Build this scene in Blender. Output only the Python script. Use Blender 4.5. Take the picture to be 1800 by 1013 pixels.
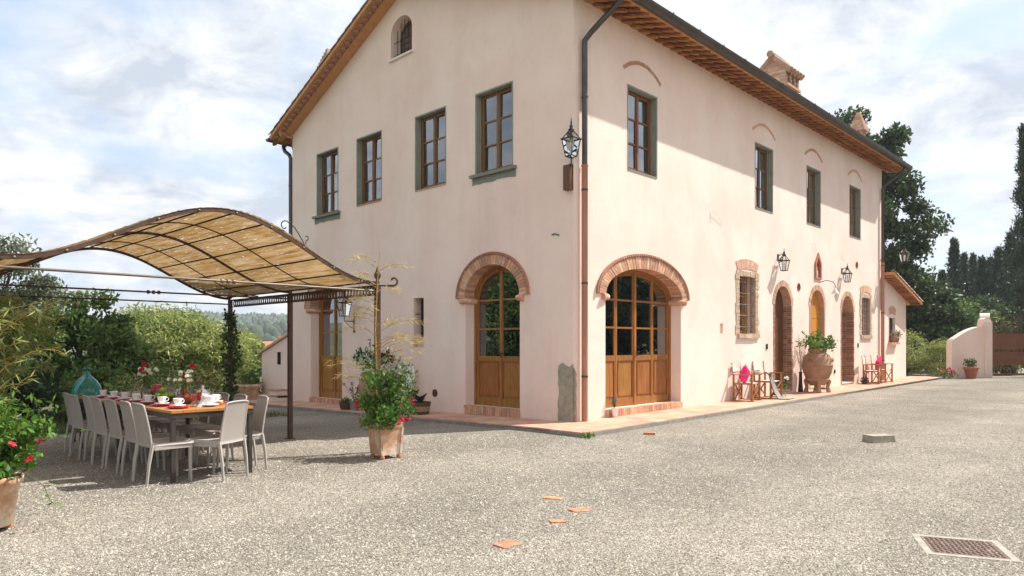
import bpy, bmesh, math, random
import numpy as np
from mathutils import Vector, Matrix, Euler
R_=math.radians
sc=bpy.context.scene
for o in list(bpy.data.objects): bpy.data.objects.remove(o)
# ------------------------------------------------------------------ camera, sky, sun, exposure
cd=bpy.data.cameras.new('camera'); cam=bpy.data.objects.new('camera',cd); sc.collection.objects.link(cam)
CAM=(-9.7625,-7.9700,1.5)
cam.location=CAM; cam.rotation_euler=(R_(90),0,R_(-45.713))
cd.sensor_width=36; cd.lens=24.4; cd.shift_y=.0542; cd.clip_start=.1; cd.clip_end=6000
sc.camera=cam
SUN_EL=51.0; SUN_TO=(.885,-.466)
sun_dir=Vector((SUN_TO[0]*math.cos(R_(SUN_EL)),SUN_TO[1]*math.cos(R_(SUN_EL)),math.sin(R_(SUN_EL)))).normalized()
sd=bpy.data.lights.new('sun','SUN'); sd.energy=3.3; sd.angle=R_(.55); sd.color=(1,.965,.915)
so=bpy.data.objects.new('sun',sd); sc.collection.objects.link(so); so.location=(0,0,40)
so.rotation_euler=sun_dir.to_track_quat('Z','Y').to_euler()
w=bpy.data.worlds.new('World'); sc.world=w; w.use_nodes=True
nt=w.node_tree; nt.nodes.clear(); N=nt.nodes.new; L=nt.links.new
wo=N('ShaderNodeOutputWorld'); bg=N('ShaderNodeBackground'); bg.inputs[1].default_value=.115
sky=N('ShaderNodeTexSky'); sky.sky_type='NISHITA'; sky.sun_disc=False
sky.sun_elevation=R_(SUN_EL); sky.sun_rotation=math.atan2(SUN_TO[0],SUN_TO[1]); sky.air_density=1.0; sky.dust_density=1.5; sky.ozone_density=1.0
tc=N('ShaderNodeTexCoord'); sp=N('ShaderNodeSeparateXYZ'); L(tc.outputs['Generated'],sp.inputs[0])
az=N('ShaderNodeMath'); az.operation='ADD'; az.inputs[1].default_value=.30; L(sp.outputs[2],az.inputs[0])
amx=N('ShaderNodeMath'); amx.operation='MAXIMUM'; amx.inputs[1].default_value=.12; L(az.outputs[0],amx.inputs[0])
dv=N('ShaderNodeVectorMath'); dv.operation='DIVIDE'; cb=N('ShaderNodeCombineXYZ')
for k in range(3): L(amx.outputs[0],cb.inputs[k])
L(tc.outputs['Generated'],dv.inputs[0]); L(cb.outputs[0],dv.inputs[1])
mp=N('ShaderNodeMapping'); mp.inputs['Location'].default_value=(3.1,7.4,1.3); mp.inputs['Scale'].default_value=(1.0,1.0,.6); L(dv.outputs[0],mp.inputs[0])
def wnoise(scale,det,ro,dist):
    n=N('ShaderNodeTexNoise'); n.inputs['Scale'].default_value=scale; n.inputs['Detail'].default_value=det
    n.inputs['Roughness'].default_value=ro; n.inputs['Distortion'].default_value=dist; L(mp.outputs[0],n.inputs['Vector']); return n
n1=wnoise(2.6,10,.58,.25)
r1=N('ShaderNodeValToRGB'); r1.color_ramp.elements[0].position=.34; r1.color_ramp.elements[1].position=.55; L(n1.outputs[0],r1.inputs[0])
n2=wnoise(4.2,10,.62,.35)
r2=N('ShaderNodeValToRGB'); e=r2.color_ramp.elements
e[0].position=.38; e[0].color=(2.5,2.75,3.15,1); e[1].position=.60; e[1].color=(4.3,4.3,4.3,1); L(n2.outputs[0],r2.inputs[0])
mx=N('ShaderNodeMixRGB'); L(r1.outputs[0],mx.inputs[0]); 
haz=N('ShaderNodeMixRGB'); haz.inputs[0].default_value=.75; haz.inputs[2].default_value=(2.5,3.0,3.6,1); L(sky.outputs[0],haz.inputs[1])
L(haz.outputs[0],mx.inputs[1]); L(r2.outputs[0],mx.inputs[2])
L(mx.outputs[0],bg.inputs[0]); L(bg.outputs[0],wo.inputs[0])
vs=sc.view_settings; vs.view_transform='Standard'; vs.look='None'; vs.gamma=1; vs.exposure=1.22
sc.render.engine='CYCLES'
try: sc.cycles.max_bounces=8; sc.cycles.transparent_max_bounces=24
except Exception: pass
# ------------------------------------------------------------------ helpers
def lin(c):
    if isinstance(c,str):
        c=c.lstrip('#'); v=[int(c[i:i+2],16)/255 for i in (0,2,4)]
        return tuple(x/12.92 if x<=.04045 else ((x+.055)/1.055)**2.4 for x in v)+(1,)
    return tuple(c)[:3]+(1,)
MATS={}
def mat(name,c1,c2=None,scale=4.,rough=.8,bump=0.,bscale=None,orand=0.,irand=0.,c3=None,detail=4.,stretch=(1,1,1),spec=.3,metal=0.,transl=0.,lo=.35,hi=.65,bdist=.02,holes=0.,c3s=None,c3lo=.55,c3hi=.7,hue=None,world=False):
    m=bpy.data.materials.new(name); m.use_nodes=True; t=m.node_tree; nn=t.nodes.new; ll=t.links.new
    b=t.nodes['Principled BSDF']; out=t.nodes['Material Output']
    b.inputs['Roughness'].default_value=rough; b.inputs['Metallic'].default_value=metal; b.inputs['Specular IOR Level'].default_value=spec
    c1=lin(c1); c2=lin(c2) if c2 else tuple(x*.8 for x in c1[:3])+(1,)
    tc=nn('ShaderNodeTexCoord'); mp=nn('ShaderNodeMapping'); mp.inputs['Scale'].default_value=stretch; gp=nn('ShaderNodeNewGeometry'); ll(gp.outputs['Position'] if world else tc.outputs['Object'],mp.inputs[0])
    vec=mp.outputs[0]
    if orand:
        oi=nn('ShaderNodeObjectInfo'); ad=nn('ShaderNodeVectorMath'); ad.operation='ADD'; sc_=nn('ShaderNodeMath'); sc_.operation='MULTIPLY'; sc_.inputs[1].default_value=37.
        ll(oi.outputs['Random'],sc_.inputs[0]); ll(vec,ad.inputs[0]); ll(sc_.outputs[0],ad.inputs[1]); vec=ad.outputs[0]
    n=nn('ShaderNodeTexNoise'); n.inputs['Scale'].default_value=scale; n.inputs['Detail'].default_value=detail; n.inputs['Roughness'].default_value=.62; ll(vec,n.inputs['Vector'])
    r=nn('ShaderNodeMapRange'); r.inputs['From Min'].default_value=lo; r.inputs['From Max'].default_value=hi; ll(n.outputs[0],r.inputs[0])
    mix=nn('ShaderNodeMixRGB'); mix.inputs[1].default_value=c1; mix.inputs[2].default_value=c2; ll(r.outputs[0],mix.inputs[0]); col=mix.outputs[0]
    if c3:
        n3=nn('ShaderNodeTexNoise'); n3.inputs['Scale'].default_value=c3s or scale*.37; n3.inputs['Detail'].default_value=6; n3.inputs['Roughness'].default_value=.65; ll(vec,n3.inputs['Vector'])
        r3=nn('ShaderNodeMapRange'); r3.inputs['From Min'].default_value=c3lo; r3.inputs['From Max'].default_value=c3hi; ll(n3.outputs[0],r3.inputs[0])
        m3=nn('ShaderNodeMixRGB'); m3.inputs[2].default_value=lin(c3); ll(r3.outputs[0],m3.inputs[0]); ll(col,m3.inputs[1]); col=m3.outputs[0]
    if orand or irand:
        hs=nn('ShaderNodeHueSaturation'); amt=orand or irand
        if irand: g=nn('ShaderNodeNewGeometry'); src=g.outputs['Random Per Island']
        else: src=oi.outputs['Random']
        v=nn('ShaderNodeMapRange'); v.inputs['To Min'].default_value=1-amt; v.inputs['To Max'].default_value=1+amt; ll(src,v.inputs[0]); ll(v.outputs[0],hs.inputs['Value'])
        m7=nn('ShaderNodeMath'); m7.operation='MULTIPLY'; m7.inputs[1].default_value=7.13; fr=nn('ShaderNodeMath'); fr.operation='FRACT'; ll(src,m7.inputs[0]); ll(m7.outputs[0],fr.inputs[0])
        h=nn('ShaderNodeMapRange'); hv=(.012 if orand else amt*.07) if hue is None else hue; h.inputs['To Min'].default_value=.5-hv; h.inputs['To Max'].default_value=.5+hv; ll(fr.outputs[0],h.inputs[0]); ll(h.outputs[0],hs.inputs['Hue'])
        ll(col,hs.inputs['Color']); col=hs.outputs[0]
    ll(col,b.inputs['Base Color'])
    if bump:
        nb=nn('ShaderNodeTexNoise'); nb.inputs['Scale'].default_value=bscale or scale*3; nb.inputs['Detail'].default_value=5; nb.inputs['Roughness'].default_value=.65; ll(vec,nb.inputs['Vector'])
        bp=nn('ShaderNodeBump'); bp.inputs['Strength'].default_value=bump; bp.inputs['Distance'].default_value=bdist; ll(nb.outputs[0],bp.inputs['Height']); ll(bp.outputs[0],b.inputs['Normal'])
    sh=b.outputs[0]
    if transl:
        tr=nn('ShaderNodeBsdfTranslucent'); ll(col,tr.inputs[0]); ms=nn('ShaderNodeMixShader'); ms.inputs[0].default_value=transl; ll(sh,ms.inputs[1]); ll(tr.outputs[0],ms.inputs[2]); sh=ms.outputs[0]
    if holes:
        th=nn('ShaderNodeBsdfTransparent'); nh=nn('ShaderNodeTexNoise'); nh.inputs['Scale'].default_value=scale*2.6; nh.inputs['Detail'].default_value=2; ll(vec,nh.inputs['Vector'])
        gt=nn('ShaderNodeMath'); gt.operation='GREATER_THAN'; gt.inputs[1].default_value=1-holes; ll(nh.outputs[0],gt.inputs[0])
        ms2=nn('ShaderNodeMixShader'); ll(gt.outputs[0],ms2.inputs[0]); ll(sh,ms2.inputs[1]); ll(th.outputs[0],ms2.inputs[2]); sh=ms2.outputs[0]
    ll(sh,out.inputs[0]); MATS[name]=m; return m
def glass(name,tint=(.9,.95,.93),ior=1.5,boost=1.0,rough=.0,gl=(1,1,1)):
    m=bpy.data.materials.new(name); m.use_nodes=True; t=m.node_tree; t.nodes.clear(); nn=t.nodes.new; ll=t.links.new
    o=nn('ShaderNodeOutputMaterial'); tr=nn('ShaderNodeBsdfTransparent'); tr.inputs[0].default_value=lin(tint); g=nn('ShaderNodeBsdfGlossy'); g.inputs[0].default_value=lin(gl); g.inputs['Roughness'].default_value=rough
    fz=nn('ShaderNodeFresnel'); fz.inputs[0].default_value=ior; ml=nn('ShaderNodeMath'); ml.operation='MULTIPLY'; ml.inputs[1].default_value=boost; ml.use_clamp=True; ll(fz.outputs[0],ml.inputs[0])
    ms=nn('ShaderNodeMixShader'); ll(ml.outputs[0],ms.inputs[0]); ll(tr.outputs[0],ms.inputs[1]); ll(g.outputs[0],ms.inputs[2]); ll(ms.outputs[0],o.inputs[0]); MATS[name]=m; return m
COL=sc.collection.objects
def tag(o,label=None,cat=None,group=None,kind=None):
    if label: o['label']=label
    if cat: o['category']=cat
    if group: o['group']=group
    if kind: o['kind']=kind
    return o
def mesh_np(name,V,F):
    V=np.asarray(V,dtype=np.float32).reshape(-1,3); F=np.asarray(F,dtype=np.int32); k=F.shape[1]
    me=bpy.data.meshes.new(name); me.vertices.add(len(V)); me.vertices.foreach_set('co',V.ravel())
    me.loops.add(F.size); me.loops.foreach_set('vertex_index',F.ravel()); me.polygons.add(len(F))
    me.polygons.foreach_set('loop_start',np.arange(0,F.size,k,dtype=np.int32)); me.polygons.foreach_set('loop_total',np.full(len(F),k,dtype=np.int32))
    me.update(calc_edges=True); return me
def link(name,me,m=None,parent=None,loc=(0,0,0),rot=0.,scale=None):
    o=bpy.data.objects.new(name,me); COL.link(o); o.location=loc
    o.rotation_euler=rot if isinstance(rot,(tuple,list,Euler)) else (0,0,rot)
    if scale: o.scale=scale if isinstance(scale,(tuple,list)) else (scale,)*3
    if m is not None and me is not None and len(me.materials)==0: me.materials.append(MATS[m] if isinstance(m,str) else m)
    if parent: o.parent=parent
    return o
def thing(name,label,cat,loc=(0,0,0),rot=0.,group=None,scale=None):
    o=link(name,None,loc=loc,rot=rot,scale=scale); o.empty_display_size=.1; return tag(o,label,cat,group)
class MB:
    def __init__(s): s.v=[]; s.f=[]; s.sm=[]
    def add(s,V,F,smooth=False):
        n=len(s.v); s.v+= [tuple(p) for p in V]; s.f+=[tuple(i+n for i in q) for q in F]; s.sm+=[smooth]*len(F); return s
    def box(s,c,d,rot=None,taper=1.,ch=0.):
        x,y,z=d[0]/2,d[1]/2,d[2]/2; t=taper
        V=[Vector(p) for p in ((-x,-y,-z),(x,-y,-z),(x,y,-z),(-x,y,-z),(-x*t,-y*t,z),(x*t,-y*t,z),(x*t,y*t,z),(-x*t,y*t,z))]
        if rot is not None:
            M=rot if isinstance(rot,Matrix) else Euler(rot).to_matrix(); V=[M@p for p in V]
        return s.add([(p[0]+c[0],p[1]+c[1],p[2]+c[2]) for p in V],[(0,3,2,1),(4,5,6,7),(0,1,5,4),(1,2,6,5),(2,3,7,6),(3,0,4,7)])
    def bb(s,x0,x1,y0,y1,z0,z1): return s.box(((x0+x1)/2,(y0+y1)/2,(z0+z1)/2),(x1-x0,y1-y0,z1-z0))
    def tube(s,P,r,n=8,cap=True,smooth=True):
        P=[Vector(p) for p in P]; k=len(P); rr=r if isinstance(r,(list,tuple)) else [r]*k; V=[];prev=None
        for i,p in enumerate(P):
            t=(P[min(i+1,k-1)]-P[max(i-1,0)]).normalized()
            if prev is None: a=Vector((0,0,1)) if abs(t.z)<.9 else Vector((1,0,0))
            else: a=prev
            u=(a-t*a.dot(t)); u=u.normalized() if u.length>1e-6 else t.orthogonal().normalized(); prev=u; v=t.cross(u)
            for j in range(n):
                q=2*math.pi*j/n; V.append(p+(u*math.cos(q)+v*math.sin(q))*rr[i])
        F=[(i*n+j,i*n+(j+1)%n,(i+1)*n+(j+1)%n,(i+1)*n+j) for i in range(k-1) for j in range(n)]
        s.add(V,F,smooth)
        if cap: s.add(V[:n],[tuple(range(n-1,-1,-1))]); s.add(V[-n:],[tuple(range(n))])
        return s
    def bar(s,p0,p1,wd,hg,up=(0,0,1)):
        p0=Vector(p0);p1=Vector(p1);d=p1-p0;t=d.normalized();u=Vector(up); u=(u-t*u.dot(t)); u=u.normalized() if u.length>1e-5 else t.orthogonal().normalized(); v=t.cross(u)
        return s.box((p0+p1)/2,(wd,d.length,hg),rot=Matrix((v,t,u)).transposed())
    def lathe(s,prof,n=20,c=(0,0,0),smooth=True,sx=1.,sy=1.):
        V=[];k=len(prof)
        for r,z in prof:
            for j in range(n):
                a=2*math.pi*j/n; V.append((c[0]+r*math.cos(a)*sx,c[1]+r*math.sin(a)*sy,c[2]+z))
        F=[(i*n+j,i*n+(j+1)%n,(i+1)*n+(j+1)%n,(i+1)*n+j) for i in range(k-1) for j in range(n)]
        s.add(V,F,smooth)
        if prof[0][0]>1e-4: s.add(V[:n],[tuple(range(n-1,-1,-1))])
        if prof[-1][0]>1e-4: s.add(V[-n:],[tuple(range(n))])
        return s
    def prism(s,poly,y0,y1):   # polygon in (x,z), extruded along y
        n=len(poly); V=[(p[0],y0,p[1]) for p in poly]+[(p[0],y1,p[1]) for p in poly]
        a=sum(poly[i][0]*poly[(i+1)%n][1]-poly[(i+1)%n][0]*poly[i][1] for i in range(n))
        F=[tuple(range(n)),tuple(range(2*n-1,n-1,-1))]+[(i,i+n,(i+1)%n+n,(i+1)%n) for i in range(n)]
        if a<0: F=[tuple(reversed(q)) for q in F]
        return s.add(V,F)
    def xf(s,M): s.v=[tuple(M@Vector(p)) for p in s.v]; return s
    def me(s,name='m'):
        m=bpy.data.meshes.new(name); m.from_pydata(s.v,[],s.f); m.polygons.foreach_set('use_smooth',s.sm); m.update(); return m
    def build(s,name,m,parent=None,loc=(0,0,0),rot=0.,scale=None): return link(name,s.me(name),m,parent,loc,rot,scale)
def holed(name,outer,holes,th,m,parent=None,loc=(0,0,0),rot=0.,y0=0.):
    """flat slab in local XZ with holes, thickness along +Y from y0"""
    cu=bpy.data.curves.new(name,'CURVE'); cu.dimensions='2D'; cu.fill_mode='BOTH'; cu.extrude=th/2
    for P in [outer]+holes:
        sp_=cu.splines.new('POLY'); sp_.points.add(len(P)-1); sp_.use_cyclic_u=True
        for q,p in zip(sp_.points,P): q.co=(p[0],p[1],0,1)
    t=bpy.data.objects.new('tmp',cu); COL.link(t); dg=bpy.context.evaluated_depsgraph_get(); dg.update()
    me=bpy.data.meshes.new_from_object(t.evaluated_get(dg)); bpy.data.objects.remove(t); bpy.data.curves.remove(cu)
    for v in me.vertices: x,y,z=v.co; v.co=(x,-z+th/2+y0,y)
    me.polygons.foreach_set('use_smooth',[False]*len(me.polygons)); me.materials.clear(); me.name=name; return link(name,me,m,parent,loc,rot)
def copy_tree(o,parent=None):
    c=o.copy(); COL.link(c); c.parent=parent
    for ch in o.children: copy_tree(ch,c)
    return c
ORD=['nearest','second','third','fourth','fifth','sixth','seventh','eighth']
def smooth01(a,b,x):
    t=min(1,max(0,(x-a)/(b-a))); return t*t*(3-2*t)
def gz(x,y): return .0055*min(max(x,0),30)-.02*min(max(y,0),14)
def pz(x,y): return gz(x,y)+.08
# ------------------------------------------------------------------ leaves and plants
def leaf_arrays(P,D,size,asp,rng,fold=.25,var=.35):
    n=len(P); D=D/np.maximum(np.linalg.norm(D,axis=1,keepdims=True),1e-6)
    a=rng.normal(size=(n,3)); S=np.cross(D,a); S/=np.maximum(np.linalg.norm(S,axis=1,keepdims=True),1e-6); U=np.cross(S,D)
    Ls=size*(1+var*(rng.random((n,1))*2-1)); W=Ls*asp*.5
    V=np.empty((n,4,3)); V[:,0]=P; V[:,1]=P+D*Ls*.5+S*W+U*W*fold; V[:,2]=P+D*Ls; V[:,3]=P+D*Ls*.5-S*W+U*W*fold
    i=np.arange(n)[:,None]*4
    F=np.concatenate([i+np.array([[0,1,2]]),i+np.array([[0,2,3]])],axis=0)
    return V.reshape(-1,3),F
def leaves(name,m,parent,P,size,asp=.5,seed=0,bias=(0,0,.2),D=None,spread=1.,**k):
    rng=np.random.default_rng(seed); P=np.asarray(P,float).reshape(-1,3)
    d=rng.normal(size=(len(P),3))*spread+np.array(bias)
    if D is not None: d=d+np.asarray(D,float).reshape(-1,3)
    V,F=leaf_arrays(P,d,size,asp,rng,**k); return link(name,mesh_np(name,V,F),m,parent)
def clump_pts(C,r,n,rng,flat=1.,shell=.5):
    out=[]
    rr=r if hasattr(r,'__len__') else [r]*len(C)
    for c,q in zip(C,rr):
        v=rng.normal(size=(n,3)); v/=np.linalg.norm(v,axis=1,keepdims=True); v*= (rng.random((n,1))**shell)*q; v[:,2]*=flat; out.append(v+np.asarray(c))
    return np.concatenate(out)
def tree(name,label,cat,base,H,crown,nc,npc,lsize,m,tm='bark',seed=1,r0=.18,asp=.5,cr=.9,group=None,trunk_top=.75,limbs=None,flat=.75,bias=(0,0,.1)):
    """crown: list of ellipsoids (dx,dy,z,rx,ry,rz) relative to the base"""
    rng=np.random.default_rng(seed); t=thing(name,label,cat,base,0,group); C=[]
    tot=sum(c[3]*c[4]*c[5] for c in crown)
    for c in crown:
        k=max(2,int(round(nc*c[3]*c[4]*c[5]/tot))); v=rng.normal(size=(k,3)); v/=np.linalg.norm(v,axis=1,keepdims=True); v*=(.35+.65*rng.random((k,1))**.5)
        C.append(v*np.array(c[3:6])+np.array(c[:3]))
    C=np.concatenate(C); rad=cr*(.55+.7*rng.random(len(C)))
    b=MB(); top=H*trunk_top; bend=rng.normal(size=2)*.04*H
    tp=[(bend[0]*s*s,bend[1]*s*s,top*s) for s in (0,.25,.5,.75,1)]
    b.tube(tp,[r0*1.25,r0,r0*.8,r0*.55,r0*.25],8)
    for i in rng.permutation(len(C))[:limbs or min(len(C),26)]:
        c=C[i]; s=min(.95,max(.2,(c[2]-.35*H*.5)/max(top,.1)*.7)); p=Vector((bend[0]*s*s,bend[1]*s*s,top*s)); q=Vector(c)
        mid=(p+q)/2+Vector((0,0,.08*(q-p).length)); rl=r0*.35*(1-s*.5); b.tube([p,mid,q],[rl,rl*.6,rl*.2],5,cap=False)
    b.build('trunk',tm,t); P=clump_pts(C,rad,npc,rng,flat,.6)
    leaves('crown',m,t,P,lsize,asp,seed+7,bias); return t
# ------------------------------------------------------------------ materials
mat('plaster',(.90,.705,.605),(.835,.635,.54),scale=.8,rough=.92,bump=.3,bscale=22,detail=8,c3=(.90,.76,.665),c3s=.45,c3lo=.48,c3hi=.75,bdist=.012,spec=.15,world=True)
mat('plaster_white',(.84,.75,.66),(.76,.65,.56),scale=1.2,rough=.92,bump=.2,bscale=24,detail=6,spec=.15,world=True)
mat('reveal_green',(.30,.315,.255),(.25,.26,.21),scale=5,rough=.9,bump=.2,bscale=40)
mat('grey_stone',(.40,.36,.28),(.27,.245,.19),scale=9,rough=.95,bump=.7,bscale=22,c3=(.46,.41,.32))
mat('sill_stone',(.27,.275,.23),(.21,.215,.18),scale=10,rough=.95,bump=.5,bscale=40)
mat('brick',(.61,.35,.225),(.50,.255,.155),scale=14,rough=.92,bump=.5,bscale=60,orand=.25,c3=(.72,.52,.40),bdist=.006)
mat('brick_pale',(.60,.37,.255),(.50,.285,.19),scale=12,rough=.92,bump=.5,bscale=60,orand=.2,c3=(.70,.54,.42),bdist=.006)
mat('brick_dark',(.40,.20,.125),(.30,.14,.085),scale=9,rough=.95,bump=.5,bscale=50,irand=.35,hue=.012,c3=(.50,.30,.20))
mat('brick_old',(.46,.32,.235),(.36,.235,.165),scale=8,rough=.95,bump=.5,bscale=40,irand=.25,hue=.01,c3=(.56,.45,.34))
mat('mortar',(.55,.44,.34),(.44,.35,.27),scale=20,rough=.95,bump=.5,bscale=60)
mat('rubble',(.66,.49,.365),(.50,.34,.24),scale=9,rough=.95,bump=.9,bscale=16,c3=(.72,.59,.46),orand=.15)
mat('corbel',(.36,.165,.065),(.28,.12,.045),scale=7,rough=.9,bump=.3,bscale=30,orand=.3)
mat('soffit',(.60,.31,.145),(.52,.25,.11),scale=6,rough=.9,bump=.2,bscale=30)
mat('rooftile',(.46,.31,.22),(.34,.23,.165),scale=5,rough=.92,bump=.4,bscale=25,orand=.25,c3=(.46,.41,.32))
mat('orange_roof',(.55,.20,.09),(.46,.16,.075),scale=2,rough=.9)
mat('wood',(.38,.17,.036),(.25,.10,.021),scale=5,rough=.42,bump=.12,bscale=30,stretch=(5,5,.6),orand=.15,spec=.4,c3=(.42,.20,.05),c3s=3)
mat('wood_window',(.215,.092,.030),(.15,.060,.019),scale=5,rough=.42,bump=.12,bscale=30,stretch=(5,5,.6),orand=.12,spec=.4)
mat('wood_dark',(.15,.06,.022),(.10,.04,.016),scale=6,rough=.5,bump=.12,bscale=30,stretch=(6,6,.7),spec=.35)
mat('wood_honey',(.62,.27,.035),(.52,.20,.025),scale=5,rough=.45,stretch=(6,6,.7))
mat('chairwood',(.36,.16,.05),(.27,.11,.035),scale=9,rough=.5,orand=.1)
mat('zinc',(.115,.10,.095),(.085,.075,.07),scale=4,rough=.45,metal=.75,bump=.05)
mat('copper',(.50,.27,.185),(.38,.19,.125),scale=3,rough=.5,metal=.2,stretch=(1,1,.4))
mat('iron',(.028,.024,.022),(.045,.032,.026),scale=12,rough=.6,metal=.4)
mat('rust_steel',(.12,.066,.046),(.075,.045,.034),scale=9,rough=.65,metal=.3,bump=.15)
mat('rod',(.22,.19,.16),(.15,.11,.085),scale=6,rough=.5,metal=.5)
mat('corten',(.21,.092,.048),(.16,.068,.036),scale=4,rough=.75,bump=.1)
mat('reed',(.40,.255,.10),(.215,.115,.036),scale=17,rough=.85,stretch=(1.9,.12,1.9),bump=.9,bscale=40,bdist=.02,transl=.42,c3=(.48,.345,.20),c3s=7,c3lo=.46,c3hi=.68,detail=8,holes=.32)
mat('chair_taupe',(.43,.385,.345),(.39,.345,.305),scale=40,rough=.55,bump=.0,spec=.35)
mat('tabletop',(.50,.215,.06),(.40,.16,.04),scale=5,rough=.42,stretch=(6,.5,1))
mat('table_metal',(.075,.058,.05),(.05,.04,.035),scale=8,rough=.5,metal=.3)
mat('white_china',(.80,.79,.78),(.76,.75,.745),scale=3,rough=.22,spec=.5)
mat('red_china',(.52,.012,.025),(.45,.01,.02),scale=3,rough=.3,spec=.5)
mat('pink',(.72,.028,.16),(.60,.02,.125),scale=4,rough=.9)
mat('cream_cloth',(.76,.71,.58),(.70,.65,.52),scale=5,rough=.95)
mat('throw',(.34,.30,.27),(.22,.19,.17),scale=9,rough=.95,stretch=(4,4,.4))
mat('terracotta',(.56,.32,.19),(.47,.25,.145),scale=5,rough=.9,bump=.3,bscale=30,c3=(.72,.58,.45),c3s=3.2,c3lo=.42,c3hi=.58)
mat('terracotta_red',(.46,.20,.12),(.36,.15,.09),scale=6,rough=.9,bump=.2,orand=.1)
mat('urn_clay',(.42,.25,.155),(.33,.18,.105),scale=4,rough=.85,bump=.25,bscale=18,c3=(.50,.36,.26))
mat('paver',(.58,.345,.24),(.50,.28,.19),scale=4,rough=.9,orand=.13,bump=.15,bscale=30,c3=(.63,.45,.35))
mat('concrete',(.30,.28,.24),(.22,.205,.18),scale=9,rough=.95,bump=.5,bscale=40)
mat('concrete_pale',(.42,.375,.31),(.31,.275,.225),scale=9,rough=.95,bump=.4,bscale=40)
mat('cast_iron',(.20,.135,.105),(.13,.085,.066),scale=24,rough=.7,bump=.4,bscale=70,c3=(.36,.29,.23))
mat('orange_tile',(.58,.24,.12),(.48,.19,.09),scale=9,rough=.9,bump=.4,bscale=50,orand=.1,c3=(.56,.42,.31),c3s=16,c3lo=.52,c3hi=.68)
mat('bark',(.10,.078,.058),(.06,.047,.036),scale=14,rough=.95,bump=.7,stretch=(1,1,.3))
mat('cane',(.50,.34,.09),(.38,.22,.05),scale=8,rough=.5,orand=.1)
mat('twig',(.30,.22,.12),(.22,.15,.08),scale=8,rough=.8)
mat('soil',(.06,.04,.028),(.09,.06,.04),scale=20,rough=1,bump=.5)
L1=dict(rough=.5,spec=.35,scale=.8,detail=3)
mat('leaf_dark',(.075,.115,.038),(.044,.075,.025),irand=.5,transl=.28,**L1)
mat('leaf_olive',(.17,.19,.115),(.11,.135,.08),irand=.45,transl=.28,**L1)
mat('leaf_mid',(.16,.225,.055),(.095,.15,.036),irand=.45,transl=.33,**L1)
mat('leaf_light',(.36,.39,.125),(.24,.29,.085),irand=.4,transl=.38,**L1)
mat('leaf_bright',(.135,.245,.030),(.06,.135,.018),irand=.5,transl=.32,**L1)
mat('leaf_straw',(.62,.50,.22),(.46,.35,.14),irand=.3,transl=.3,**L1)
mat('leaf_bamboo',(.34,.40,.12),(.20,.27,.075),irand=.45,transl=.38,**L1)
mat('leaf_cypress',(.060,.090,.040),(.036,.060,.026),irand=.5,transl=.12,**L1)
mat('leaf_dry',(.46,.38,.24),(.33,.26,.15),irand=.4,transl=.2,**L1)
mat('leaf_agave',(.045,.085,.035),(.03,.055,.025),irand=.3,transl=.1,**L1)
mat('grass',(.13,.15,.04),(.08,.105,.03),irand=.5,transl=.25,**L1)
mat('petal_red',(.55,.008,.03),(.42,.006,.02),irand=.3,rough=.6,transl=.2)
mat('petal_pink',(.62,.03,.14),(.52,.02,.09),irand=.3,rough=.6,transl=.25)
mat('petal_white',(.85,.87,.76),(.76,.80,.64),irand=.2,rough=.7,transl=.2)
mat('petal_green',(.74,.82,.58),(.62,.72,.46),irand=.25,rough=.7,transl=.2)
mat('petal_purple',(.20,.10,.22),(.13,.06,.14),irand=.35,rough=.7,transl=.2)
mat('petal_wine',(.11,.008,.03),(.07,.006,.02),irand=.3,rough=.7)
mat('fruit_green',(.30,.42,.03),(.22,.34,.02),scale=6,rough=.35,orand=.15)
mat('fruit_red',(.66,.12,.03),(.52,.05,.02),scale=6,rough=.3,orand=.2)
mat('fruit_orange',(.75,.30,.02),(.65,.22,.02),scale=6,rough=.4,orand=.1)
mat('juice',(.60,.035,.01),(.52,.025,.008),scale=3,rough=.15,spec=.5)
mat('jam',(.18,.006,.012),(.12,.004,.01),scale=3,rough=.2,spec=.5)
mat('basket',(.16,.09,.045),(.10,.055,.03),scale=30,rough=.9,bump=.8,bscale=60,stretch=(1,1,6))
mat('basket_pale',(.42,.32,.19),(.32,.23,.13),scale=30,rough=.9,bump=.8,bscale=60,stretch=(1,1,6))
mat('white_paint',(.74,.73,.72),(.68,.67,.66),scale=5,rough=.5)
mat('curtain',(.62,.60,.57),(.52,.50,.47),scale=5,rough=1,stretch=(8,8,.3),transl=.2)
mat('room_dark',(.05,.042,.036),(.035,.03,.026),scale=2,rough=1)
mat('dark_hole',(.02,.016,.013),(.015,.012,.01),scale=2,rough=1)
mat('verdigris',(.03,.22,.17),(.02,.16,.12),scale=3,rough=.5)
mat('cable_white',(.55,.52,.48),(.5,.47,.43),scale=3,rough=.6)
glass('pane',(.45,.48,.49),1.5,4.2,gl=(.9,.94,1))
glass('lantern_glass',(.93,.95,.94),1.45,1.4)
glass('clear_glass',(.93,.95,.95),1.45,1.6)
glass('demijohn_glass',(.55,.90,.88),1.5,1.6)
_t=MATS['demijohn_glass'].node_tree; _o=[n for n in _t.nodes if n.type=='OUTPUT_MATERIAL'][0]; _src=_o.inputs[0].links[0].from_socket; _tr=_t.nodes.new('ShaderNodeBsdfTranslucent'); _tr.inputs[0].default_value=(.08,.60,.57,1); _df=_t.nodes.new('ShaderNodeBsdfDiffuse'); _df.inputs[0].default_value=(.06,.50,.48,1); _m1=_t.nodes.new('ShaderNodeMixShader'); _m1.inputs[0].default_value=.5; _m2=_t.nodes.new('ShaderNodeMixShader'); _m2.inputs[0].default_value=.2
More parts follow.
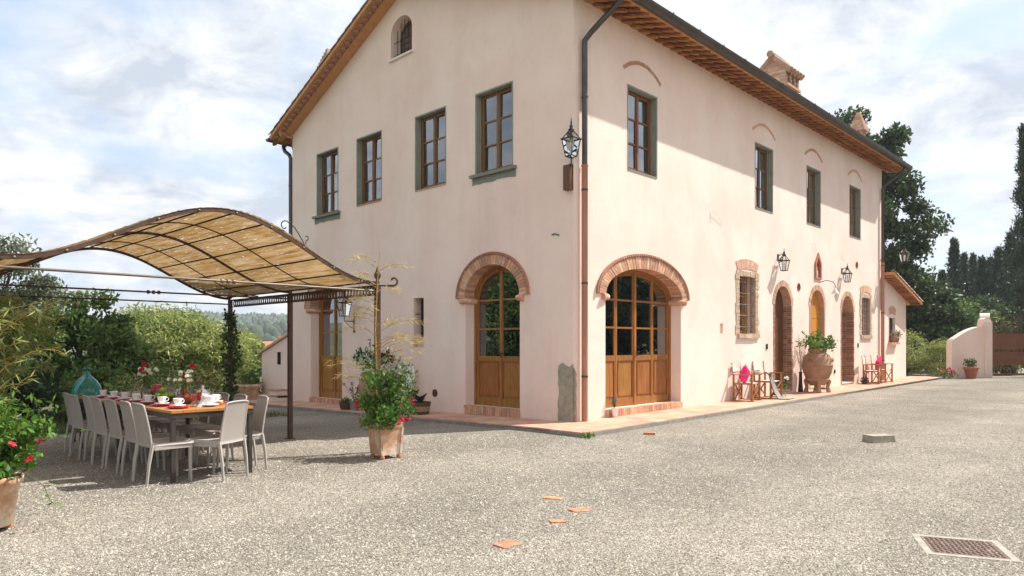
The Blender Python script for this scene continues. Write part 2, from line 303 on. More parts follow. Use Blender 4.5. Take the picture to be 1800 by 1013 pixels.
_t.links.new(_tr.outputs[0],_m1.inputs[1]); _t.links.new(_df.outputs[0],_m1.inputs[2]); _t.links.new(_src,_m2.inputs[1]); _t.links.new(_m1.outputs[0],_m2.inputs[2]); _t.links.new(_m2.outputs[0],_o.inputs[0])
def streaks(name,amt):
    m=MATS[name]; t=m.node_tree; b=t.nodes['Principled BSDF']; lk=b.inputs['Base Color'].links[0]; src=lk.from_socket; nn=t.nodes.new; ll=t.links.new
    g=nn('ShaderNodeNewGeometry'); mp=nn('ShaderNodeMapping'); mp.inputs['Scale'].default_value=(.9,.9,.22); ll(g.outputs['Position'],mp.inputs[0])
    n=nn('ShaderNodeTexNoise'); n.inputs['Scale'].default_value=1.6; n.inputs['Detail'].default_value=7; n.inputs['Roughness'].default_value=.7; ll(mp.outputs[0],n.inputs['Vector'])
    r=nn('ShaderNodeMapRange'); r.inputs['From Min'].default_value=.5; r.inputs['From Max'].default_value=.78; r.inputs['To Max'].default_value=amt; ll(n.outputs[0],r.inputs[0])
    f=nn('ShaderNodeTexNoise'); f.inputs['Scale'].default_value=5.5; f.inputs['Detail'].default_value=9; f.inputs['Roughness'].default_value=.75; ll(g.outputs['Position'],f.inputs['Vector'])
    r2=nn('ShaderNodeMapRange'); r2.inputs['From Min'].default_value=.58; r2.inputs['From Max'].default_value=.8; r2.inputs['To Max'].default_value=amt*1.6; ll(f.outputs[0],r2.inputs[0])
    a=nn('ShaderNodeMath'); a.operation='ADD'; a.use_clamp=True; ll(r.outputs[0],a.inputs[0]); ll(r2.outputs[0],a.inputs[1])
    # splash dirt on the lowest half metre
    sp=nn('ShaderNodeSeparateXYZ'); ll(g.outputs['Position'],sp.inputs[0]); r3=nn('ShaderNodeMapRange'); r3.inputs['From Min'].default_value=.65; r3.inputs['From Max'].default_value=.05; r3.inputs['To Max'].default_value=.22; ll(sp.outputs[2],r3.inputs[0])
    mlt=nn('ShaderNodeMath'); mlt.operation='MULTIPLY'; ll(r3.outputs[0],mlt.inputs[0]); ll(f.outputs[0],mlt.inputs[1]); a2=nn('ShaderNodeMath'); a2.operation='ADD'; a2.use_clamp=True; ll(a.outputs[0],a2.inputs[0]); ll(mlt.outputs[0],a2.inputs[1])
    mx=nn('ShaderNodeMixRGB'); mx.inputs[2].default_value=(.46,.37,.31,1); ll(a2.outputs[0],mx.inputs[0]); ll(src,mx.inputs[1]); ll(mx.outputs[0],b.inputs['Base Color'])
streaks('plaster',.22); streaks('plaster_white',.15)
# ------------------------------------------------------------------ terrain and courtyard
def terr_h(x,y):
    D=(x-CAM[0])*.7159+(y-CAM[1])*.6982; X=(x-CAM[0])*.6982-(y-CAM[1])*.7159; r=math.hypot(D,X)
    near=gz(x,y)-.06
    far=np.interp(r,[0,30,60,100,300,460,700,900,5000],[0,0,-2.2,-4.0,-2.5,5,21,25,25])
    und=.9*math.sin(x*.013+1.3)*math.cos(y*.011)*smooth01(200,500,r)*4
    right=smooth01(-.15,.25,X/max(r,1))          # to the right the wood stands on rising ground
    k=smooth01(36,60,r); return near*(1-k)+k*(far*(1-right)+right*np.interp(r,[0,45,120,300,5000],[0,0.,4,14,20]))+und
V=[];F=[]; rr=[0,4,8,12,16,20,24,28,32,36,42,50,60,75,95,120,160,210,270,340,420,500,580,660,740,840,1000,1400,2200,3500,5000]; na=96
for r in rr:
    for j in range(na):
        a=2*math.pi*j/na; x=CAM[0]+r*math.cos(a)+4; y=CAM[1]+r*math.sin(a)+4; V.append((x,y,terr_h(x,y)))
for i in range(len(rr)-1):
    for j in range(na): F.append((i*na+j,(i+1)*na+j,(i+1)*na+(j+1)%na,i*na+(j+1)%na))
mat('meadow',(.105,.125,.045),(.075,.095,.034),scale=.35,rough=1,bump=.6,bscale=6,c3=(.20,.185,.075),c3s=.012,c3lo=.52,c3hi=.60,bdist=.1)
tag(link('terrain',mesh_np('terrain',V,F),'meadow'),'meadow ground running down to the valley and up to the hills','ground',kind='structure')
# gravel sheet
def gravel_mat():
    m=bpy.data.materials.new('gravel'); m.use_nodes=True; t=m.node_tree; nn=t.nodes.new; ll=t.links.new; b=t.nodes['Principled BSDF']; b.inputs['Roughness'].default_value=.95; b.inputs['Specular IOR Level'].default_value=.2
    tc=nn('ShaderNodeTexCoord'); v=nn('ShaderNodeTexVoronoi'); v.inputs['Scale'].default_value=110; v.inputs['Randomness'].default_value=1; ll(tc.outputs['Object'],v.inputs['Vector'])
    hs=nn('ShaderNodeSeparateColor'); ll(v.outputs['Color'],hs.inputs[0])
    cr=nn('ShaderNodeValToRGB'); e=cr.color_ramp.elements; e[0].color=(.08,.069,.053,1); e[1].color=(.61,.545,.45,1); e[0].position=.0; e[1].position=1
    x=cr.color_ramp.elements.new(.45); x.color=(.262,.228,.18,1); x=cr.color_ramp.elements.new(.85); x.color=(.37,.33,.275,1)
    ll(hs.outputs[0],cr.inputs[0])
    big=nn('ShaderNodeTexNoise'); big.inputs['Scale'].default_value=.55; big.inputs['Detail'].default_value=7; big.inputs['Roughness'].default_value=.7; ll(tc.outputs['Object'],big.inputs['Vector'])
    mr=nn('ShaderNodeMapRange'); mr.inputs['From Min'].default_value=.3; mr.inputs['From Max'].default_value=.7; mr.inputs['To Min'].default_value=.76; mr.inputs['To Max'].default_value=1.24; ll(big.outputs[0],mr.inputs[0])
    md=nn('ShaderNodeTexNoise'); md.inputs['Scale'].default_value=14; md.inputs['Detail'].default_value=4; ll(tc.outputs['Object'],md.inputs['Vector'])
    m2=nn('ShaderNodeMapRange'); m2.inputs['From Min'].default_value=.3; m2.inputs['From Max'].default_value=.7; m2.inputs['To Min'].default_value=.93; m2.inputs['To Max'].default_value=1.07; ll(md.outputs[0],m2.inputs[0])
    mm=nn('ShaderNodeMath'); mm.operation='MULTIPLY'; ll(mr.outputs[0],mm.inputs[0]); ll(m2.outputs[0],mm.inputs[1])
    wv=nn('ShaderNodeTexWave'); wv.wave_type='BANDS'; wv.bands_direction='Y'; wv.inputs['Scale'].default_value=.095; wv.inputs['Distortion'].default_value=5.5; wv.inputs['Detail'].default_value=3; wv.inputs['Detail Scale'].default_value=.35; ll(tc.outputs['Object'],wv.inputs['Vector'])
    m5=nn('ShaderNodeMapRange'); m5.inputs['From Min'].default_value=.35; m5.inputs['From Max'].default_value=.95; m5.inputs['To Min'].default_value=.93; m5.inputs['To Max'].default_value=1.13; ll(wv.outputs['Fac'],m5.inputs[0])
    mq=nn('ShaderNodeMath'); mq.operation='MULTIPLY'; ll(mm.outputs[0],mq.inputs[0]); ll(m5.outputs[0],mq.inputs[1]); mm=mq
    mu=nn('ShaderNodeMixRGB'); mu.blend_type='MULTIPLY'; mu.inputs[0].default_value=1; ll(cr.outputs[0],mu.inputs[1]); ll(mm.outputs[0],mu.inputs[2]); ll(mu.outputs[0],b.inputs['Base Color'])
    bp=nn('ShaderNodeBump'); bp.inputs['Strength'].default_value=.9; bp.inputs['Distance'].default_value=.012; bp.invert=True; ll(v.outputs['Distance'],bp.inputs['Height'])
    b2=nn('ShaderNodeBump'); b2.inputs['Strength'].default_value=.5; b2.inputs['Distance'].default_value=.03; ll(md.outputs[0],b2.inputs['Height']); ll(bp.outputs[0],b2.inputs['Normal']); ll(b2.outputs[0],b.inputs['Normal'])
    MATS['gravel']=m
gravel_mat()
def sheet(xs,ys,zf):
    V=[(x,y,zf(x,y)) for y in ys for x in xs]; n=len(xs); return V,[(j*n+i,j*n+i+1,(j+1)*n+i+1,(j+1)*n+i) for j in range(len(ys)-1) for i in range(n-1)]
xs=[-18+2*i for i in range(10)]+[0.]+[2.*i for i in range(1,22)]; xs=sorted(set(xs)); ys=[-30,-24,-18,-12,-8,-4,-2,0,1,2,3,4,5,6,6.6]
V,F=sheet(xs,ys,gz); n0=len(V); V2,F2=sheet([-4.6,-3,-1.5,0],[6.6,8,10,12.5,14,15],gz); V+=V2; F+=[tuple(i+n0 for i in q) for q in F2]
tag(link('gravel_courtyard',mesh_np('g',V,F),'gravel'),'grey beige gravel courtyard in front of the farmhouse','ground',kind='structure')
# loose pebbles lying on the sheet (real stones near the camera)
rng=np.random.default_rng(5); NP=110000
Dp=4.1*(11.5/4.1)**rng.random(NP); Xp=(rng.random(NP)*2-1)*Dp*.78
px=CAM[0]+Dp*.7159+Xp*.6982; py=CAM[1]+Dp*.6982-Xp*.7159
ok=~((px>-1.15)&(py>-1.15))
ok&=~((abs((px+3.795)*.412-(py+6.78)*.911)<.225)&(abs((px+3.795)*.911+(py+6.78)*.412)<.225)&(rng.random(NP)<.93))
px=px[ok];py=py[ok];Dp=Dp[ok]; n=len(px)
sz=(.0036+.0066*rng.random(n)**3)*(1+.05*(Dp-4)); gzv=.0055*np.clip(px,0,30)-.02*np.clip(py,0,14)
T=np.array([[1,0,0],[0,1,0],[-1,0,0],[0,-1,0],[.1,.1,1.]]); TF=np.array([[0,1,4],[1,2,4],[2,3,4],[3,0,4]])
a=rng.random(n)*6.283; ca,sa=np.cos(a),np.sin(a); ex=.7+.7*rng.random(n); hz=.5+.6*rng.random(n)
jit=1+.35*(rng.random((n,5,2))-.5)
Vx=T[None,:,0]*ex[:,None]*jit[:,:,0]; Vy=T[None,:,1]*jit[:,:,1]; Vz=T[None,:,2]*hz[:,None]
P=np.stack([(Vx*ca[:,None]-Vy*sa[:,None])*sz[:,None]+px[:,None],(Vx*sa[:,None]+Vy*ca[:,None])*sz[:,None]+py[:,None],Vz*sz[:,None]+gzv[:,None]+.0005],axis=2)
Fp=(np.arange(n)[:,None,None]*5+TF[None]).reshape(-1,3)
mat('pebble',(.37,.33,.27),(.28,.25,.20),scale=3,rough=.95,irand=.62)
tag(link('loose_gravel',mesh_np('pebbles',P,Fp),'pebble'),'loose gravel stones scattered over the courtyard foreground','gravel',kind='stuff')
# ------------------------------------------------------------------ farmhouse
house=thing('farmhouse','large cream plastered two storey farmhouse with brown wooden windows and brick arches','house')
XE=17.6; YE=10.27; YR=5.13; ZF=8.0; SF=.34; ZR=ZF+SF*YR; SL=.436; ZL=ZR-SL*(YE-YR)   # roof underside
class Fac:
    def __init__(s,rot): s.rot=rot
    def loc(s,u,d,z):
        return (u,d,z) if s.rot==0 else (d,-u,z)
FR=Fac(0.); GB=Fac(R_(-90))
def ell(a,b,n=24,c=0.,z=0.,t0=0.,t1=math.pi): return [(c+a*math.cos(t0+(t1-t0)*i/n),z+b*math.sin(t0+(t1-t0)*i/n)) for i in range(n+1)]
def rect(u0,u1,z0,z1): return [(u0,z0),(u1,z0),(u1,z1),(u0,z1)]
def arch_hole(u,hw,z0,zs,a,b): return [(u-hw,z0),(u+hw,z0),(u+hw,zs-.0)]+([(u+a,zs)] if a!=hw else [])+ell(a,b,28,u,zs)[1:-1]+([(u-a,zs)] if a!=hw else [])+[(u-hw,zs)]
GW=[(-8.40,4.93),(-6.47,4.95),(-4.09,4.96),(-2.07,4.97)]      # gable windows (u=-y centre, sill z)
FW=[(2.22,4.96),(7.87,4.99),(11.23,5.01),(14.79,5.03)]         # front windows
WW=1.05; WH=1.67
DA=dict(zs=2.45,a=.80,b=.645,ao=1.005,bo=.85)
# gable wall
holes=[rect(u-WW/2,u+WW/2,z,z+WH) for u,z in GW]
holes.append(arch_hole(-2.13,.79,.20,2.45,.985,.83)); holes.append(arch_hole(-8.47,.79,.02,2.45,.985,.83))
holes.append(rect(-4.69,-4.32,1.62,2.53)); holes.append([(-5.56,8.2),(-4.75,8.2),(-4.75,8.78)]+ell(.405,.34,12,-5.155,8.78)[1:-1]+[(-5.56,8.78)])
holed('wall',[(-YE,-.8),(-.5,-.8),(-.5,ZF+.5*SF+.02),(-YR,ZR+.02),(-YE,ZL+.02)],holes,.5,'plaster',house,rot=GB.rot)
# front wall
ENT=[(9.05,.52,2.55,.52,.22,'wood_dark'),(11.51,.52,2.60,.50,.14,'wood_honey'),(14.08,.52,2.55,.50,.46,'wood_dark')]  # wood colours carry the middle door's sunlit look and the left doorway's darkness
BWN=[(6.90,1.78,.44,1.40),(15.85,1.82,.42,1.24)]
holes=[rect(u-WW/2,u+WW/2,z,z+WH) for u,z in FW]
holes.append(arch_hole(2.335,1.375,.22,2.45,1.60,.80))
for u,hw,zs,b,d,_ in ENT: holes.append(arch_hole(u,hw+.09,pz(u,0)+.08,zs,hw+.13,b+.14))
for u,z,hw,h in BWN: holes.append(rect(u-hw-.04,u+hw+.04,z-.04,z+h+.04))
holes.append([(11.29,3.42),(11.77,3.42),(11.77,3.92),(11.53,4.22),(11.29,3.92)])
holes.append(rect(5.47,5.63,1.74,1.98))
for u,z in ((10.12,3.11),(14.95,4.13)): holes.append(ell(.12,.12,16,u,z,0,2*math.pi)[:-1])
holed('wall',[(0,-.8),(XE,-.8),(XE,ZF+.02),(0,ZF+.02)],holes,.5,'plaster',house)
b=MB(); b.bb(XE-.4,XE,.5,YE,-.8,ZL); b.build('wall','plaster',house)
b=MB(); b.bb(.5,XE-.4,YE-.4,YE,-.8,ZL); b.build('wall','plaster',house)
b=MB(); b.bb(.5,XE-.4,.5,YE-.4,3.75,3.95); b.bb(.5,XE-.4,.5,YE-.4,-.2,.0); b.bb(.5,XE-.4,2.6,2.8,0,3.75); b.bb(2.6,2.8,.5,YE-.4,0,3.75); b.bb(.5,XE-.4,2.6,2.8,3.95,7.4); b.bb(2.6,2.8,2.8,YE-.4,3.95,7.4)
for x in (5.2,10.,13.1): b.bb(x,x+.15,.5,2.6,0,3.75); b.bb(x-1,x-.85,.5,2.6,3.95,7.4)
b.build('dark_core','room_dark',house)  # added inner walls and floors, coloured dark to block light and darken the rooms
# ---- upstairs windows
def window(fac,u,z,w=WW,h=WH,dep=.15,sill=False,rows=3,dark=False):
    wd='wood_window'; f=MB(); y0=dep; y1=dep+.06; fw=.055
    f.bb(-w/2,-w/2+fw,y0,y1,0,h); f.bb(w/2-fw,w/2,y0,y1,0,h); f.bb(-w/2+fw,w/2-fw,y0+.001,y1,h-fw,h); f.bb(-w/2+fw,w/2-fw,y0+.001,y1,0,fw)
    st=.052; lw=(w-2*fw)/2
    panes=[]
    for s in (-1,1):
        a=-w/2+fw if s<0 else 0.; bq=a+lw; yy0,yy1=y0-.018,y1-.02
        f.bb(a+.003,a+st,yy0,yy1,fw*.6,h-fw*.6); f.bb(bq-st,bq-.003,yy0,yy1,fw*.6,h-fw*.6)
        f.bb(a+st,bq-st,yy0+.002,yy1,h-fw*.6-st,h-fw*.6); f.bb(a+st,bq-st,yy0+.002,yy1,fw*.6,fw*.6+st*1.4)
        zb=fw*.6+st*1.4; zt=h-fw*.6-st; hh=(zt-zb)/rows
        for r in range(rows):
            if r: f.bb(a+st,bq-st,yy0+.006,yy1-.006,zb+r*hh-.016,zb+r*hh+.016)
            panes.append((a+st-.004,bq-st+.004,zb+r*hh+(.012 if r else -.003),zb+(r+1)*hh-(.012 if r<rows-1 else -.003)))
    f.bb(-.022,.022,y0-.03,y0-.0185,fw*.6,h-fw*.6)
    o=f.build('window',wd,house,fac.loc(u,0,z),fac.rot)
    for i,(a,bq,c,d) in enumerate(panes):
        m=MB(); m.bb(a,bq,y0+.008,y0+.014,c,d); m.build('pane','pane',o,rot=(R_(.25*((i*7)%5-2)),0,R_(.2*((i*5)%7-3))))
    rv=MB(); t=.012                                     # painted lining of the reveal
    e=.004; rv.bb(-w/2+.0,-w/2+t,-e,dep-.02,0,h); rv.bb(w/2-t,w/2,-e,dep-.02,0,h); rv.bb(-w/2+t,w/2-t,-e,dep-.02,h-t,h); rv.bb(-w/2+t,w/2-t,-e+.001,dep-.02,0,t)
    rv.bb(-w/2-.022,-w/2,-e,.001,-.0,h+.022); rv.bb(w/2,w/2+.022,-e,.001,-.0,h+.022); rv.bb(-w/2,w/2,-e,.001,h,h+.022)
    rv.build('reveal','reveal_green',o)
    cu=MB(); n=14
    for s in (-1,1):
        pts=[(s*(w/2-.02)-s*.17*i/n,dep+.13+.02*math.sin(i*2.2)) for i in range(n+1)]
        V=[(x,y,.04) for x,y in pts]+[(x,y,h-.03) for x,y in pts]; cu.add(V,[(i,i+1,n+2+i,n+1+i) for i in range(n)],True)
    cu.build('curtain','curtain',o)
    if sill:
        s=MB(); s.box((0,-.035,-.02),(w+.24,.11,.06),rot=(R_(8),0,0)); rnd=random.Random(int(u*100))
        n=12; top=[(-w/2-.10+(w+.20)*i/n) for i in range(n+1)]
        s.prism([(top[0],-.04)]+[(top[-1],-.04)]+[(x,-.19+rnd.uniform(-.012,.02)) for x in reversed(top)],-.012,.001)
        s.build('sill','sill_stone',o)
    else:
        s=MB(); s.bb(-w/2+.002,w/2-.002,-.012,dep-.02,-.02,.012); s.build('sill','brick_pale' if fac is GB else 'sill_stone',o)
    return o
for i,(u,z) in enumerate(GW): window(GB,u,z,sill=i in (0,3))
for u,z in FW: window(FR,u,z)
# relieving arcs above the front windows
for u,z in FW:
    b=MB(); n=15; rnd=random.Random(int(u*10)); a=.66; h=.24
    for i in range(n):
        t0=(i+.06)/n; t1=(i+.94)/n; P=[]
        for t,rr in ((t0,0),(t1,0),(t1,1),(t0,1)):
            x=-a+2*a*t; zz=h*(1-(2*t-1)**2); nx,nz=(2*t-1)*.55,1; l=math.hypot(nx,nz); q=.075+rnd.uniform(-.008,.008); P.append((x+rr*q*nx/l,zz+rr*q*nz/l))
        b.prism(P,-.007+rnd.uniform(-.003,.003),.01)
    b.build('relieving_arch','brick',house,FR.loc(u,0,z+1.94))
# attic window with bars
f=MB(); y0=.28
f.bb(-.405,-.35,y0,y0+.05,0,.62); f.bb(.35,.405,y0,y0+.05,0,.62); f.bb(-.35,.35,y0,y0+.05,0,.05); f.bb(-.03,.03,y0-.012,y0+.05,.05,.88); f.bb(-.35,.35,y0+.004,y0+.05,.42,.45)
P=ell(.405,.34,14,0,.58); Q=ell(.35,.285,14,0,.58)
for i in range(14): f.prism([P[i],P[i+1],Q[i+1],Q[i]],y0,y0+.05)
o=f.build('window','wood_dark',house,GB.loc(-5.155,0,8.2),GB.rot)
for s in (-1,1):
    m=MB(); m.bb(*(sorted((s*.03,s*.36))),y0+.01,y0+.016,.05,.43); m.build('pane','pane',o); m=MB(); m.bb(*(sorted((s*.03,s*.36))),y0+.01,y0+.016,.45,.80); m.build('pane','pane',o)
m=MB()
for x in (-.27,-.135,0,.135,.27): m.tube([(x,.10,.02),(x,.10,.88-.25*(x/.3)**2)],.009,6)
for z in (.12,.42): m.tube([(-.405,.10,z),(.405,.10,z)],.009,6)
m.build('window_bars','iron',o)
m=MB(); m.bb(-.45,.45,-.05,.05,-.05,.0); m.build('sill','plaster_white',o)
# ---- arched brick openings
def brick_arch(fac,u,zs,a,b,ao,bo,n,d0,d1,bm='brick',rim=True):
    ring=MB(); m=n*2
    A=ell(a+.005,b+.005,m); B=ell(ao-.006,bo-.006,m)
    for i in range(m): ring.prism([A[i],B[i],B[i+1],A[i+1]],d0+.012,d1-.004)
    o=ring.build('brick_arch','mortar',house,fac.loc(u,0,zs),fac.rot); rnd=random.Random(int(u*31+n))
    for i in range(n):
        t0=math.pi*(i+.075)/n; t1=math.pi*(i+.925)/n; j=rnd.uniform(-.006,.006); P=[(a*math.cos(t),b*math.sin(t)) for t in (t0,t1)]; Q=[((ao+j)*math.cos(t),(bo+j)*math.sin(t)) for t in (t0,t1)]
        k=MB(); k.prism([P[0],Q[0],Q[1],P[1]],d0+rnd.uniform(-.004,.004),d1); k.build('brick',bm,o)
    if rim:
        r=MB(); per=math.pi*math.sqrt((ao*ao+bo*bo)/2); k=int(per/.062)
        for i in range(k):
            t=math.pi*(i+.5)/k; x,z=(ao+.012)*math.cos(t),(bo+.012)*math.sin(t); ang=math.atan2(z/bo/bo,x/ao/ao)
            r.box((x,-.028,z),(.045,.05,.045),rot=Euler((0,-ang,0)).to_matrix()@Euler((R_(0),0,R_(45))).to_matrix())
        A=ell(ao+.034,bo+.034,40); B=ell(ao+.052,bo+.052,40)
        for i in range(40): r.prism([A[i],B[i],B[i+1],A[i+1]],-.05,.004)
        tag(r.build('sawtooth_rim','brick',o),kind='stuff')
    return o
def imposts(fac,u,hw,z,d1):
    for s in (-1,1):
        m=MB(); w_=.25; n=6
        prof=[(0,-.055)]+[(.055*math.sin(math.pi*i/n),-.055*math.cos(math.pi*i/n)) for i in range(1,n)]+[(0,.055)]
        # rounded brick nosing turning into the reveal
        x0=hw+.11; m.tube([(s*x0,-.03,0),(s*(hw-.02),-.03,0),(s*(hw-.02),d1,0)],[.062]*3,10); m.bb(*sorted((s*(hw-.03),s*(hw+.12))),-.025,d1,-.06,.06)
        m.build('impost','brick',house,fac.loc(u,0,z),fac.rot)
def threshold(fac,u,hw,z0,z1,out,d1,n):
    m=MB(); m.bb(-hw,hw,-out+.012,d1,z0-.1,z1-.006); o=m.build('threshold','mortar',house,fac.loc(u,0,0),fac.rot); p=2*hw/n; rnd=random.Random(n)
    me=MB().box((0,0,0),(p-.012,out+.10,z1-z0+.02)).me('brick')
    for i in range(n): link('brick',me,'brick',o,(-hw+(i+.5)*p,-out/2+.05,(z0+z1)/2+rnd.uniform(-.004,.004)))
def arched_door(fac,u,z0,hw,zs,b,dep,nl,rows,panel_top,wd='wood',curt=(-1,1)):
    """glazed double/quadruple door filling the arch; rows: muntin heights"""
    th=.05; H=zs-z0
    arch=lambda x,o=0.: H+max(0,(b-o))*math.sqrt(max(0,1-(x/(hw-o))**2)) if abs(x)<hw-o else H
    frame=.06; lw=(2*hw-2*frame)/nl; st=.075; hol=[];pan=[]
    for k in range(nl):
        x0=-hw+frame+k*lw+st*(.6 if k%2 else .9); x1=-hw+frame+(k+1)*lw-st*(.9 if k%2 else .6)
        zz=[panel_top+.11]+list(rows)+[99]
        for r in range(len(zz)-1):
            za=zz[r]+(.018 if r else 0); zb=zz[r+1]-.018
            pts=[(x0,za),(x1,za)]; n=8 if zb>H-.1 else 1
            top=[(x1+(x0-x1)*i/n, min(zb,arch(x1+(x0-x1)*i/n,.13)-.0)) for i in range(n+1)]
            if min(p[1] for p in top)<za+.03: top=[(p[0],max(p[1],za+.03)) for p in top]
            hol.append(pts+top)
        pan.append((x0,x1,.17,panel_top))
    outer=[(-hw,0),(hw,0)]+ell(hw,b,28,0,H)
    lo=[rect(a,c,d,e) for a,c,d,e in pan]
    o=holed('door',outer,hol+lo,th,wd,house,fac.loc(u,0,z0),fac.rot,dep)
    for h_ in hol:
        cx=sum(p[0] for p in h_)/len(h_); cz=sum(p[1] for p in h_)/len(h_); m=MB(); m.prism([(cx+(p[0]-cx)*1.015,cz+(p[1]-cz)*1.01) for p in h_],dep+.022,dep+.028); m.build('pane','pane',o)
    for a,c,d,e in pan:
        m=MB(); m.bb(a-.004,c+.004,dep+.022,dep+.044,d-.004,e+.004); m.prism([(a+.05,d+.05),(c-.05,d+.05),(c-.05,e-.05),(a+.05,e-.05)],dep+.008,dep+.0225)
        m.build('panel',wd,o)
    m=MB()
    P=ell(hw,b,28,0,H); Q=ell(hw-frame,b-frame,28,0,H)
    for i in range(28): m.prism([P[i],P[i+1],Q[i+1],Q[i]],dep-.025,dep-.001)
    for s in (-1,1): m.bb(*sorted((s*hw,s*(hw-frame))),dep-.025,dep-.001,0,H)
    for k in range(1,nl):
        x=-hw+frame+k*lw; t=.028 if k*2==nl else .008; m.bb(x-t,x+t,dep-.016 if t>.01 else dep-.004,dep-.001,.02,arch(x,.05)); 
    m.build('door_frame',wd,o)
    m=MB(); m.tube([(.035,dep-.045,1.02),(.035,dep-.045,1.12)],.012,8); m.tube([(.035,dep,1.1),(.035,dep-.05,1.1),(.11,dep-.05,1.1)],.010,8); m.build('handle','iron',o)
    for s in curt:
        cu=MB(); n=16; wd_=.36 if nl==2 else .42
        pts=[(s*(hw-.04)-s*wd_*i/n,dep+.16+.028*math.sin(i*1.9)) for i in range(n+1)]
        V=[(x,y,.1) for x,y in pts]+[(x,y,arch(x,.02)) for x,y in pts]; cu.add(V,[(i,i+1,n+2+i,n+1+i) for i in range(n)],True); cu.build('curtain','curtain',o)
    return o
for u,z0 in ((-2.13,.20),(-8.47,.02)):
    brick_arch(GB,u,2.45,DA['a'],DA['b'],DA['ao'],DA['bo'],34,-.03,.27); imposts(GB,u,.79,2.39,.27)
    arched_door(GB,u,z0,.795,2.45,.65,.275,2,(1.80-z0,2.40-z0),.93 if z0>.1 else 1.05); threshold(GB,u,.80,z0-.15,z0,.045,.27,24)
brick_arch(FR,2.335,2.45,1.385,.57,1.62,.82,46,-.03,.27); imposts(FR,2.335,1.375,2.39,.27)
arched_door(FR,2.335,.22,1.38,2.45,.575,.275,4,(1.60,2.16),.93); threshold(FR,2.335,1.375,.10,.22,.045,.27,42)
# ---- three brick-lined entrances
for u,hw,zs,bq,dep,wd in ENT:
    z0=pz(u,0)+.06
    brick_arch(FR,u,zs,hw,bq,hw+.15,bq+.16,17,-.012,dep,'brick_pale',rim=False)
    for s in (-1,1):
        j=MB(); rnd=random.Random(int(u*7)+s); zc=z0
        while zc<zs-.02:
            h=.058+rnd.uniform(-.004,.006); h=min(h,zs-zc); e=rnd.uniform(-.014,.014)
            j.bb(*sorted((s*(hw+rnd.uniform(-.006,.006)),s*(hw+.10+e))),-.010+rnd.uniform(-.004,.004),dep*.48,zc,zc+h-.012); j.bb(*sorted((s*(hw+rnd.uniform(-.006,.006)),s*(hw+.09))),dep*.48+.012,dep,zc,zc+h-.012); zc+=h
        jo=tag(j.build('brick_jamb','brick_dark' if dep>.2 else 'brick_pale',house,FR.loc(u,0,0)),kind='stuff')
        j=MB(); j.bb(*sorted((s*(hw+.008),s*(hw+.096))),.0,dep-.004,z0,zs); j.build('mortar_bed','mortar',jo)
    d=MB(); H=zs-z0; d.prism([(-hw,0),(hw,0)]+ell(hw,bq,18,0,H),dep,dep+.05)
    o=d.build('door',wd,house,FR.loc(u,0,z0))
    for i in range(7):
        m=MB(); za=.06+i*.40; zb=za+.385
        if zb>H+bq*.75: break
        w_=hw-.05 if zb<H else hw*math.sqrt(max(.05,1-((zb-H)/bq)**2))-.03
        m.bb(-w_,w_,dep-.02,dep,za,zb); m.build('plank',wd,o)
    m=MB(); m.bb(-hw-.05,hw+.05,-.02,dep,-.02,.0); m.build('doorstep','concrete_pale',o)
# ---- barred windows with stone surrounds
for u,z,hw,h in BWN:
    s=MB(); rnd=random.Random(int(u*3)); W=hw+.20
    for side in (-1,1):
        zc=-.05
        while zc<h+.05:
            hh=rnd.uniform(.07,.15); e=rnd.uniform(-.05,.03); s.box((side*(hw+.1+e/2),.05,zc+hh/2),(.2+e,.12+rnd.uniform(0,.02),hh-.012),rot=(0,rnd.uniform(-.05,.05),0)); zc+=hh
    x=-hw-.1
    while x<hw+.1:
        ww=rnd.uniform(.09,.17); s.box((x+ww/2,.05,h+.07),(ww-.01,.12+rnd.uniform(0,.02),.13+rnd.uniform(-.02,.02))); s.box((x+ww/2,.03,-.09),(ww-.004,.16+rnd.uniform(0,.02),.12+rnd.uniform(-.02,.015))); x+=ww
    s.bb(-hw-.17,-hw-.001,.0,.12,-.02,h+.1); s.bb(hw+.001,hw+.17,.0,.12,-.02,h+.1)
    o=s.build('window_surround','rubble',house,FR.loc(u,0,z))
    a=MB(); n=16
    for i in range(n):
        t0=-1+2*(i+.07)/n; t1=-1+2*(i+.93)/n; a.prism([(t0*(hw+.10),h+.15+.05*(1-t0*t0)),(t1*(hw+.10),h+.15+.05*(1-t1*t1)),(t1*(hw+.19),h+.34+.10*(1-t1*t1)),(t0*(hw+.19),h+.34+.10*(1-t0*t0))],-.014+rnd.uniform(-.003,.003),.02)
    tag(a.build('brick_arch','brick_pale',o),kind='stuff')
    f=MB(); f.bb(-hw,-hw+.05,.24,.29,0,h); f.bb(hw-.05,hw,.24,.29,0,h); f.bb(-.03,.03,.235,.29,0,h); f.bb(-hw+.05,hw-.05,.24,.29,h-.05,h); f.bb(-hw+.05,hw-.05,.24,.29,0,.05)
    for k in (1,2): f.bb(-hw+.05,hw-.05,.245,.285,h*k/3-.015,h*k/3+.015)
    f.build('window_frame','wood_honey',o)
    for sx in (-1,1): m=MB(); m.bb(*sorted((sx*.03,sx*(hw-.05))),.262,.268,.05,h-.05); m.build('pane','pane',o)
    g=MB()
    for k in range(4): xx=-hw+2*hw*(k+.5)/4; g.tube([(xx,.06,-.03),(xx,.06,h+.03)],.011,6)
    for k in range(5): zz=h*(k+.5)/5; g.tube([(-hw-.02,.05,zz)]+[(-hw+2*hw*i/12,.05+.012*math.sin(i*math.pi/1.5),zz+.008*math.cos(i*2.1)) for i in range(13)]+[(hw+.02,.05,zz)],.010,6)
    g.build('window_bars','rod',o)
